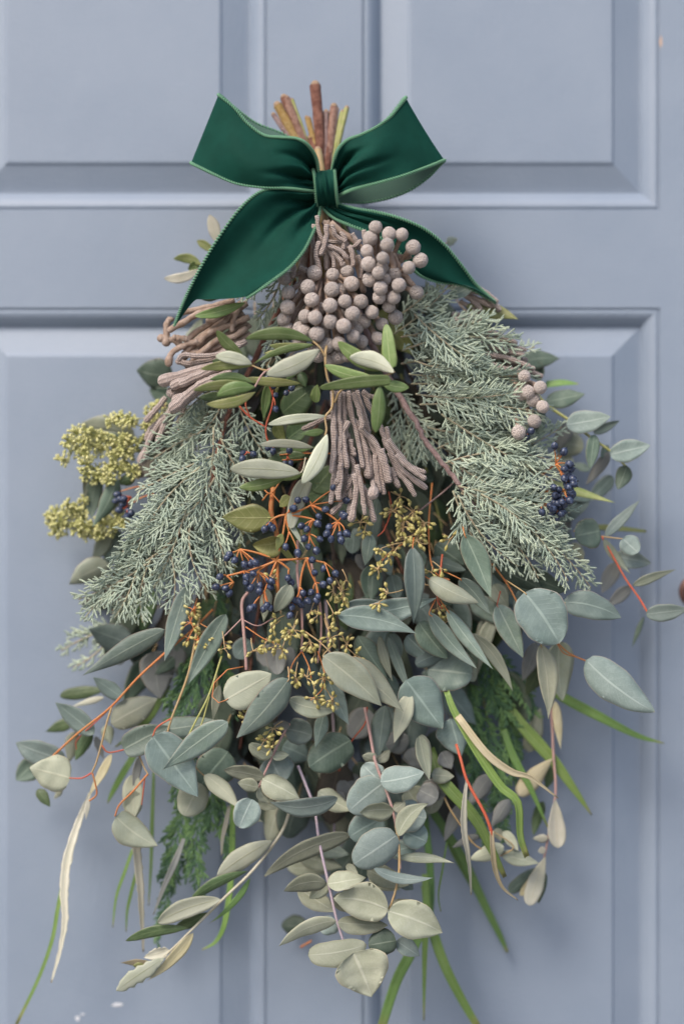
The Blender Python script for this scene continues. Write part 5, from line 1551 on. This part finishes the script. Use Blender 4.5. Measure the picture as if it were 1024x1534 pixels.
cut(s, (500, 160), 12, 10, (520, 390, 100), 'wood_pale')
balls(s, 'N', [(667, 75), (638, 136, -6), (740, 112), (810, 115, -2), (730, 172, 6), (620, 206, 2), (706, 244, 8), (628, 277, 4), (684, 324, 9), (636, 360, 0), (694, 408, 7), (794, 392, 8), (848, 296, 4), (872, 184, -2), (912, 256, -2), (686, 458, 3), (766, 460, 5), (738, 508, 0), (890, 432, -4), (775, 568, -2), (770, 330, -8), (720, 360, -8), (700, 300, -6)], 142, r=11.2, hub=(575, 420, 104), dome=(585, 385, 90))
cords(s, 'N', [[(860, 230), (800, 240), (760, 220)], [(800, 320), (760, 330), (735, 370)], [(890, 420), (850, 370), (800, 310)], [(760, 220), (790, 290), (800, 330)], [(730, 200), (760, 260), (770, 320)]], w=8, d=124, mat='brunia_brown', part='stalk')
s.done()
s = Sprig('brunia_stem', 'hanging bundle of felted grey-mauve cords with knobbed tips below the olive leaves', 'brunia', 'Q', 330, 100, 130, GB)
cut(s, (462, 178), 8, 7, (485, 420, 96), 'wood_ochre')
cords(s, 'Q', [[(250, 110), (255, 300), (255, 480), (240, 620)], [(250, 330), (262, 520), (255, 650), (238, 820)], [(285, 110), (290, 260), (300, 400), (285, 510)], [(310, 115), (320, 260), (330, 400)], [(285, 400), (300, 560), (300, 660), (285, 795)], [(350, 110), (370, 250), (400, 380), (440, 590)],
               [(350, 300), (315, 380), (325, 480), (338, 590)], [(345, 380), (365, 520), (385, 620), (340, 730)], [(330, 600), (330, 740), (300, 830), (245, 885), .35], [(385, 640), (400, 740), (385, 840), (370, 925), .45], [(400, 580), (425, 680), (440, 780), (452, 890)], [(440, 720), (475, 800), (510, 930)],
               [(385, 290), (430, 390), (460, 500), (475, 640), .3], [(470, 480), (490, 600), (505, 690), (508, 770, 150), .95], [(410, 300), (480, 420), (540, 560), (575, 760)], [(400, 110), (450, 260), (480, 370)], [(420, 340), (500, 420), (540, 480), (570, 560), (600, 680)], [(560, 480), (590, 580), (610, 680)],
               [(590, 340), (610, 420), (660, 500), (700, 540)], [(600, 420), (680, 520), (740, 590), (830, 628)], [(590, 440), (660, 580), (720, 640), (835, 725)], [(610, 500), (660, 620), (720, 690), (770, 770)], [(620, 600), (640, 660), (665, 715)], [(650, 520), (740, 600), (830, 665)], [(360, 420), (380, 520), (378, 480)], [(300, 560), (290, 640), (275, 700)], [(440, 120), (500, 240), (560, 360), (590, 460)], [(440, 110), (480, 140), (520, 145)],
               [(245, 280), (200, 285), (130, 320), (65, 350)], [(520, 520), (530, 640), (545, 740)], [(350, 640), (360, 760), (350, 900)], [(300, 300), (280, 420), (270, 560), (275, 760)], [(340, 120), (350, 220), (375, 300)], [(380, 120), (420, 240), (440, 340)]], w=8.0, w2=8.0, d=124, vary=.09)
s.done()
s = Sprig('brunia_stem', 'bundle of brownish felted cords fanned to the left under the ribbon tail', 'brunia', 'O', 640, 200, 90, GB)
cut(s, (403, 210), 8, 8, (420, 410, 80), 'stem_pink')
cords(s, 'O', [[(560, 40), (420, 80), (280, 110), (230, 120)], [(500, 90), (350, 120), (240, 180), (150, 230)], [(160, 150), (130, 190), (125, 250), (125, 310), .5], [(330, 300), (240, 330), (160, 380), (140, 440), .4], [(260, 290), (180, 280)], [(220, 330), (150, 290), (90, 285), .4], [(640, 60), (480, 190), (330, 290), (230, 400)], [(620, 120), (470, 230), (340, 330), (215, 430)],
               [(640, 180), (500, 270), (380, 350), (260, 460)], [(600, 80), (560, 150), (545, 230)], [(660, 200), (520, 300), (400, 380), (280, 470)], [(660, 250), (560, 320), (420, 400), (300, 470)], [(600, 60), (450, 160), (300, 260), (240, 340)], [(580, 300), (470, 330), (380, 370), (240, 380)], [(570, 120), (420, 220), (330, 290), (280, 350)], [(380, 165), (430, 160), (520, 100)], [(640, 220), (540, 280), (440, 300), (300, 420)], [(650, 150), (560, 190), (400, 250), (330, 320)]], w=8.6, d=92, mat='brunia_brown')
cords(s, 'O', [[(560, 330), (440, 400), (300, 450), (200, 430)], [(600, 330), (480, 380), (360, 400), (240, 390), (205, 420)], [(640, 300), (520, 360), (420, 420), (300, 440)]], w=9, d=100)
s.done()
s = Sprig('brunia_stem', 'thick blunt felted cords ending in pale knobs at the left edge of the bunch', 'brunia', 'O', 500, 470, 104, GB)
cords(s, 'O', [[(540, 440), (400, 470), (230, 520), (110, 555), .25], [(540, 470), (400, 500), (280, 550), (180, 585), .15], [(540, 490), (420, 520), (300, 570), (190, 620), (165, 635), .2], [(540, 510), (420, 550), (320, 600), (180, 725), .35], [(500, 530), (400, 560), (300, 640), (230, 690)], [(540, 460), (440, 480), (320, 530), (230, 570)], [(520, 520), (380, 580), (270, 650), (195, 680), .2]], w=13.5, w2=15, d=106, vary=.04)
s.done()
s = Sprig('brunia_stem', 'thin drooping felted cords behind the left cypress, one with a pale knob tip', 'brunia', 'L', 680, 130, 74, GB)
cords(s, 'L', [[(720, 170), (640, 260), (590, 350), (560, 440), .7], [(700, 180), (670, 260), (640, 340)], [(680, 120), (630, 180), (580, 235)], [(770, 170), (755, 220), (745, 260)], [(720, 190), (700, 240), (680, 330)], [(690, 200), (600, 290), (585, 330)], [(660, 300), (640, 370), (630, 390)]], w=9, w2=10, d=76)
s.done()
s = Sprig('brunia_stem', 'fan of felted mauve cords behind the right cypress with a few round berries', 'brunia', 'K', 380, 150, 70, GB)
cut(s, (513, 168), 8, 7, (540, 400, 70), 'wood_lime')
cords(s, 'K', [[(330, 60), (420, 90), (480, 110), (530, 160)], [(340, 70), (420, 110), (500, 150)], [(380, 90), (430, 130), (460, 160)], [(350, 180), (400, 190), (460, 200)], [(360, 220), (420, 240), (470, 250)], [(400, 220), (500, 250), (590, 290)], [(430, 250), (540, 290), (628, 318)], [(420, 280), (520, 310), (620, 335)], [(440, 300), (540, 330), (628, 360)], [(460, 330), (560, 350), (640, 380)], [(500, 350), (600, 380), (690, 418)], [(520, 330), (610, 370), (660, 390)], [(480, 370), (560, 390), (620, 400)], [(560, 400), (620, 440), (660, 470)], [(380, 130), (430, 160), (480, 190)], [(400, 60), (470, 90), (520, 130)], [(440, 90), (500, 130), (530, 165)], [(470, 260), (560, 300), (610, 350)], [(360, 200), (430, 215), (455, 230)]], w=7.6, d=74, vary=.08)
balls(s, 'K', [(627, 420), (687, 462, 4), (640, 480), (697, 536, 4), (605, 634, 4), (665, 592, -2), (660, 510, -6), (610, 490, -6)], 102, r=11, hub=(760, 560, 70))
s.done()

# ---- berries
GV = 'orange stalked dark blue berry sprigs'
s = Sprig('berry_sprig', 'large central sprig of dark blue berries on branching orange stalks', 'berries', 'A', 345, 360, 112, GV)
s.stem([(330, 90, 100), (320, 200, 104), (345, 300, 110), (345, 430, 114), (350, 560, 116)], 8, 6, 'stem_orange')
s.stem([(275, 85, 104), (318, 118, 108), (375, 40, 104)], 2.6, 2, 'stem_orange')
s.stem([(280, 150, 104), (318, 118, 108), (380, 185, 112)], 2.6, 2, 'stem_orange')
H_ = {0: (345, 420, None), 1: (385, 215, 0), 2: (500, 170, 1), 3: (510, 235, 1), 4: (620, 245, 2), 5: (490, 300, 3), 6: (480, 410, 0), 7: (560, 430, 6), 8: (200, 470, 0), 9: (120, 490, 8), 10: (180, 370, 0), 11: (260, 470, 0), 12: (290, 560, 0), 13: (450, 540, 6), 14: (520, 520, 6), 15: (400, 290, 1), 16: (430, 600, 13), 17: (150, 520, 9), 18: (320, 240, 1), 19: (400, 460, 0)}
berries(s, 'A', H_, [(440, 148, 1), (475, 146, 2), (565, 190, 2), (535, 222, 2), (530, 255, 3), (580, 272, 4), (455, 265, 3), (480, 280, 3), (570, 300, 4), (590, 325, 4), (630, 305, 4), (662, 300, 4), (635, 330, 4), (540, 325, 5), (468, 322, 5), (487, 360, 5), (523, 378, 5), (440, 388, 15), (505, 418, 6), (385, 360, 15), (290, 280, 18), (325, 275, 18), (310, 262, 18), (555, 457, 7), (515, 475, 14), (610, 480, 7), (585, 512, 7), (557, 530, 14),
                     (88, 495, 9), (70, 540, 17), (112, 545, 17), (130, 568, 17), (120, 410, 10), (155, 420, 10), (200, 440, 10), (225, 440, 10), (240, 425, 10), (252, 432, 10), (208, 497, 8), (240, 480, 8), (207, 520, 8), (228, 545, 11), (268, 535, 11), (265, 560, 11), (310, 510, 11), (318, 540, 11), (322, 515, 11), (240, 630, 12), (226, 638, 12), (285, 640, 12), (315, 635, 12), (300, 625, 12), (465, 570, 13), (500, 565, 14), (530, 585, 14), (485, 605, 13), (440, 605, 16), (425, 600, 16), (455, 620, 16), (412, 632, 16), (405, 668, 16), (525, 600, 14), (410, 520, 19), (395, 500, 19), (130, 395, 10), (640, 210, 4), (650, 220, 4), (600, 90, 2), (660, 150, 2), (420, 185, 1)], 118, r=5.4)
s.leaf(318, 228, 98, 224, 128, 118, 'ell', 'vib_leaf', view='A', roll=5, side=-.02, pet=(345, 225, 112), pmat='stem_lime')
s.leaf(370, 330, 234, 350, 96, 118, 'ovate', 'vib_leaf', view='A', roll=30, cup=.3, bend=.12)
s.leaf(370, 300, 340, 380, 40, 120, 'lance', 'vib_leaf', view='A', roll=30)
s.leaf(440, 140, 362, 162, 44, 116, 'ell', 'vib_leaf', view='A')
s.leaf(380, 225, 470, 366, 26, 116, 'lance', 'euc_sage', view='A', roll=30)
s.leaf(408, 530, 334, 654, 76, 126, 'ell', 'euc_sage', view='A', roll=8, bend=.1)
s.leaf(360, 360, 440, 440, 30, 112, 'lance', 'vib_leaf', view='A', roll=40)
s.done()
s = Sprig('berry_sprig', 'few dark blue berries on red stalks between the left olive leaves', 'berries', 'J', 510, 620, 104, GV)
s.stem([(540, 480, 110), (530, 540, 110), (508, 610, 112), (512, 660, 112), (530, 690, 112)], 3, 2.4, 'stem_red', view='J')
s.stem([(395, 520, 104), (440, 570, 108), (500, 610, 112)], 3, 2.4, 'stem_red', view='J')
s.stem([(430, 510, 104), (432, 540, 106), (450, 580, 108)], 2.4, 2, 'stem_red', view='J')
s.stem([(560, 720, 108), (640, 715, 106), (760, 715, 100)], 2.2, 2, 'stem_orange', view='J')
s.stem([(570, 740, 110), (620, 740, 110), (665, 735, 106)], 2, 1.6, 'stem_orange', view='J')
berries(s, 'J', {0: (535, 500, None), 1: (525, 670, None), 2: (590, 725, None), 3: (440, 710, None), 4: (590, 480, None), 5: (380, 520, None)}, [(512, 427, 0), (536, 457, 0), (543, 492, 0), (607, 464, 4), (585, 483, 4), (515, 695, 1), (535, 708, 1), (528, 688, 1), (598, 702, 2), (580, 754, 2), (603, 752, 2), (420, 714, 3), (417, 736, 3), (460, 718, 3), (376, 530, 5), (405, 482, 5), (545, 545, 0)], 112, r=4.8, mat='stem_red')
s.leaf(570, 560, 700, 455, 110, 84, 'ell', 'green_dark', view='J')
s.leaf(590, 660, 690, 590, 80, 88, 'ell', 'green_dark', view='J')
s.leaf(560, 720, 680, 730, 60, 94, 'ell', 'green_dark', view='J')
s.leaf(690, 860, 770, 760, 110, 86, 'ell', 'green_dark', view='J')
s.leaf(640, 880, 760, 850, 80, 84, 'ell', 'green_dark', view='J')
s.leaf(545, 600, 580, 670, 50, 90, 'ell', 'vib_leaf', view='J')
s.leaf(520, 445, 498, 592, 40, 108, 'lance', 'olive_top', view='J', roll=20)
s.leaf(640, 400, 660, 460, 40, 92, 'ell', 'green_dark', view='J')
s.leaf(700, 520, 705, 450, 40, 96, 'ell', 'olive_top', view='J', roll=20)
s.done()
s = Sprig('berry_sprig', 'tight cluster of glossy blue-black berries beyond the right cypress tips', 'berries', 'I', 60, 640, 70, GV)
s.stem([(20, 560, 60), (80, 620, 68), (160, 560, 74), (180, 520, 74)], 3, 2.4, 'stem_orange', view='I')
berries(s, 'I', {0: (165, 560, None), 1: (110, 690, None), 2: (90, 740, 1), 3: (190, 600, 0), 4: (210, 690, 1), 5: (150, 720, 1), 6: (30, 420, None), 7: (160, 780, 2), 8: (215, 640, 3)}, [(160, 472, 0), (205, 500, 0), (232, 562, 0), (208, 584, 0), (240, 586, 3), (248, 632, 3), (208, 630, 3), (228, 618, 8), (252, 656, 8), (216, 655, 8), (236, 690, 8), (228, 672, 8), (155, 672, 1), (180, 682, 4), (162, 710, 5), (178, 712, 5), (218, 722, 4), (232, 735, 4), (158, 745, 5), (174, 748, 5), (206, 756, 4), (126, 778, 2), (100, 792, 2), (152, 776, 7), (168, 765, 7), (200, 790, 7), (190, 800, 7), (245, 705, 8), (48, 402, 6), (28, 428, 6), (10, 440, 6), (170, 820, 7), (145, 800, 7), (222, 668, 8), (196, 742, 5), (140, 762, 2), (186, 770, 4), (250, 640, 8), (170, 735, 5)], 104, r=5.8)
s.done()
s = Sprig('berry_sprig', 'small cluster of blue berries on red stalks left of the left cypress', 'berries', 'L', 560, 630, 60, GV)
s.stem([(600, 570, 60), (520, 580, 62), (450, 600, 62)], 2.4, 2, 'stem_orange', view='L')
s.stem([(620, 610, 60), (540, 640, 62), (470, 690, 62)], 2.4, 2, 'stem_orange', view='L')
berries(s, 'L', {0: (500, 630, None), 1: (480, 680, 0)}, [(430, 618, 0), (462, 640, 0), (440, 640, 0), (455, 668, 1), (438, 696, 1), (470, 660, 1), (485, 700, 1), (420, 650, 0), (480, 730, 1), (500, 715, 1)], 64, r=5.6, mat='stem_red')
s.done()

# ---- olive sprigs in front
GO = 'olive sprigs in the hanging bunch'
s = Sprig('olive_sprig', 'upper left olive sprig with green and silvery leaves across the cords', 'olive', 'J', 735, 350, 146, GO)
s.stem([(740, 300, 140), (735, 345, 148), (742, 420, 146), (765, 480, 142)], 4, 3.4, 'stem_tan')
s.stem([(735, 345, 148), (715, 310, 150), (688, 285, 150)], 3.4, 2.6, 'stem_tan')
s.stem([(550, 380, 146), (500, 405, 148), (465, 460, 148)], 3.2, 2.6, 'stem_pink')
s.stem([(560, 400, 146), (500, 395, 148), (455, 378, 148)], 3, 2.4, 'stem_tan')
for a in [(688, 285, 428, 276, 50, 152, 'olive', 'olive_top', 10, .10), (690, 296, 520, 300, 34, 148, 'olive', 'olive_tan', 10, -.06), (716, 316, 508, 414, 74, 156, 'olive', 'olive_under', 6, -.06), (690, 300, 450, 378, 30, 152, 'lance', 'olive_top', 15, .08), (455, 372, 314, 342, 50, 154, 'olive', 'olive_under', 10, .06), (455, 378, 258, 392, 40, 152, 'olive', 'olive_tan', 15, .03),
          (420, 338, 318, 243, 44, 150, 'olive', 'olive_top', 10, -.06), (420, 360, 300, 362, 34, 146, 'olive', 'green_dark', 10, 0), (468, 460, 228, 474, 40, 152, 'olive', 'olive_tan', 20, .05), (468, 462, 318, 494, 56, 156, 'olive', 'olive_top', 10, .10), (470, 478, 278, 526, 42, 154, 'olive', 'olive_tan', 15, -.07), (460, 445, 292, 432, 38, 148, 'olive', 'olive_top', 10, .08),
          (640, 446, 420, 428, 36, 128, 'olive', 'olive_tan', 10, 0), (640, 380, 580, 440, 26, 126, 'lance', 'olive_top', 10, 0), (400, 500, 250, 500, 40, 140, 'olive', 'green_dark', 10, 0), (560, 330, 500, 330, 24, 130, 'lance', 'olive_tan', 10, 0)]:
    s.leaf(*a[:8], back='olive_under' if a[7] != 'olive_under' else 'olive_top', view='J', roll=a[8], side=a[9], cup=R.uniform(-.15, .02))
s.done()
s = Sprig('olive_sprig', 'right olive sprig with one upright and one silvery leaf below the round berries', 'olive', 'J', 990, 410, 146, GO)
s.stem([(770, 520, 136), (800, 470, 142), (900, 440, 148), (985, 408, 150), (1000, 402, 150)], 3.2, 2.4, 'stem_tan')
for a in [(985, 392, 782, 286, 60, 152, 'olive', 'olive_top', 8, -.10), (998, 404, 826, 346, 66, 158, 'olive', 'olive_under', 6, .08), (985, 390, 968, 218, 56, 156, 'strap', 'olive_top', 8, 0), (940, 432, 730, 376, 50, 154, 'olive', 'olive_top', 10, -.06), (988, 432, 712, 464, 48, 158, 'strap', 'olive_top', 10, .03), (945, 440, 1056, 462, 46, 148, 'olive', 'olive_top', 10, .06), (944, 452, 928, 636, 56, 156, 'olive', 'olive_top', 8, -.02)]:
    s.leaf(*a[:8], back='olive_under' if a[7] != 'olive_under' else 'olive_top', view='J', roll=a[8], side=a[9], cup=R.uniform(-.15, .02))
s.done()
s = Sprig('olive_sprig', 'middle olive sprig with long silvery leaves left of the hanging cords', 'olive', 'J', 740, 560, 134, GO)
s.stem([(765, 480, 136), (760, 540, 136), (735, 575, 136), (740, 620, 136), (735, 645, 136)], 3.6, 2.8, 'stem_tan')
s.stem([(660, 730, 130), (645, 785, 130), (600, 800, 130)], 2.6, 2, 'stem_white')
for a in [(738, 572, 514, 604, 36, 138, 'olive', 'olive_under', 15, .06), (735, 568, 560, 600, 30, 132, 'olive', 'olive_top', 15, -.05), (692, 695, 484, 684, 34, 136, 'olive', 'olive_under', 15, .05), (742, 640, 645, 832, 64, 140, 'olive', 'olive_under', 8, -.04), (640, 790, 368, 774, 78, 138, 'olive', 'olive_under', 6, .03), (585, 806, 404, 846, 46, 130, 'olive', 'olive_top', 10, -.05),
          (665, 816, 604, 1004, 66, 126, 'strap', 'olive_under', 10, .04), (660, 720, 500, 760, 60, 112, 'olive', 'green_dark', 8, 0), (650, 790, 560, 820, 30, 120, 'lance', 'olive_top', 8, 0), (730, 630, 640, 640, 30, 120, 'lance', 'olive_top', 8, 0), (560, 700, 700, 690, 40, 106, 'lance', 'olive_top', 8, 0), (600, 880, 560, 920, 46, 118, 'ell', 'vib_leaf', 8, 0)]:
    s.leaf(*a[:8], back='olive_under' if a[7] != 'olive_under' else 'olive_top', view='J', roll=a[8], side=a[9], cup=R.uniform(-.15, .02))
s.done()
s = Sprig('olive_sprig', 'olive leaves poking out left of the ribbon tail, some nearly white', 'olive', 'M', 230, 500, 60, GO)
s.stem([(300, 560, 60), (240, 500, 58), (200, 460, 54)], 2.5, 1.8, 'stem_lime')
for a in [(218, 455, 194, 378, 32, 60, 'olive', 'white_leaf', 8, 0), (208, 472, 162, 444, 22, 56, 'olive', 'olive_tan', 10, 0), (175, 508, 102, 491, 26, 54, 'olive', 'olive_tan', 15, .1), (168, 518, 78, 541, 26, 58, 'olive', 'white_leaf', 10, -.1), (172, 500, 140, 520, 24, 50, 'olive', 'olive_top', 10, 0), (232, 580, 166, 586, 32, 84, 'olive', 'green_dark', 10, 0)]:
    s.leaf(*a[:8], view='M', roll=a[8], side=a[9])
s.leaf(430, 136, 234, 188, 42, 108, 'olive', 'olive_top', view='J', roll=8, back='olive_under', side=-.04)
s.done()
s = Sprig('olive_sprig', 'pointed leaves under the right ribbon tail, one yellow-green with a red tip', 'olive', 'M', 800, 590, 70, GO)
s.leaf(792, 592, 878, 552, 34, 84, 'olive', 'euc_grey', view='M', roll=15)
s.leaf(850, 612, 984, 646, 46, 70, 'lance', 'olive_tan', view='M', roll=10, side=-.06)
s.leaf(800, 450, 828, 440, 24, 40, 'ell', 'euc_sage', view='M', pet=[(640, 520, 60), (730, 480, 50)])
s.leaf(860, 690, 905, 700, 40, 50, 'ell', 'euc_grey', view='M')
s.done()

# ---- remaining cut stems above the bow, each the foot of a hidden branch
GT = 'cut stem ends above the bow'
for (lab, top, w0, mat, to) in [('slim lime green cut stem left, topped with a pale cut face', (437, 150), 7, 'wood_lime', (470, 420, 50)), ('short yellowish cut stem standing alone left of the tallest one', (459, 176), 6, 'wood_ochre', (480, 420, 52)), ('short thick pale stem just above the knot', (476, 225), 12, 'stem_tan', (490, 420, 84)),
                               ('dark blackened stem end right behind the tallest stem', (491, 170), 7, 'wood_dark', (495, 420, 46)), ('thin pale green stem leaning right at the far right of the stem ends', (519, 162), 8, 'wood_lime', (520, 420, 52)), ('stout rough brown stem beside the tallest stem, low', (467, 208), 16, 'wood_red', (486, 420, 66)), ('second reddish stem crossing behind the ochre stem at left', (425, 146), 11, 'wood_red', (460, 420, 54)), ('small yellow-green stub behind the left stems', (443, 170), 6, 'wood_ochre', (474, 420, 44)), ('knotty reddish stub low on the left of the tallest stem', (460, 214), 13, 'wood_red', (482, 420, 70)), ('slender grey brown stem end between the two right ones', (504, 164), 8, 'wood_mauve', (508, 420, 44)), ('crooked mauve brown stem end leaning left at the far left', (410, 172), 8, 'wood_mauve', (450, 420, 46)), ('brown stem low behind the right stems', (495, 182), 12, 'wood_red', (500, 420, 48))]:
    s = Sprig('cut_stem', lab, 'stem', 'F', top[0], top[1], 55, GT)
    cut(s, top, w0, w0 * .85, to, mat, 84 if top[1] > 220 else 58)
    s.done()
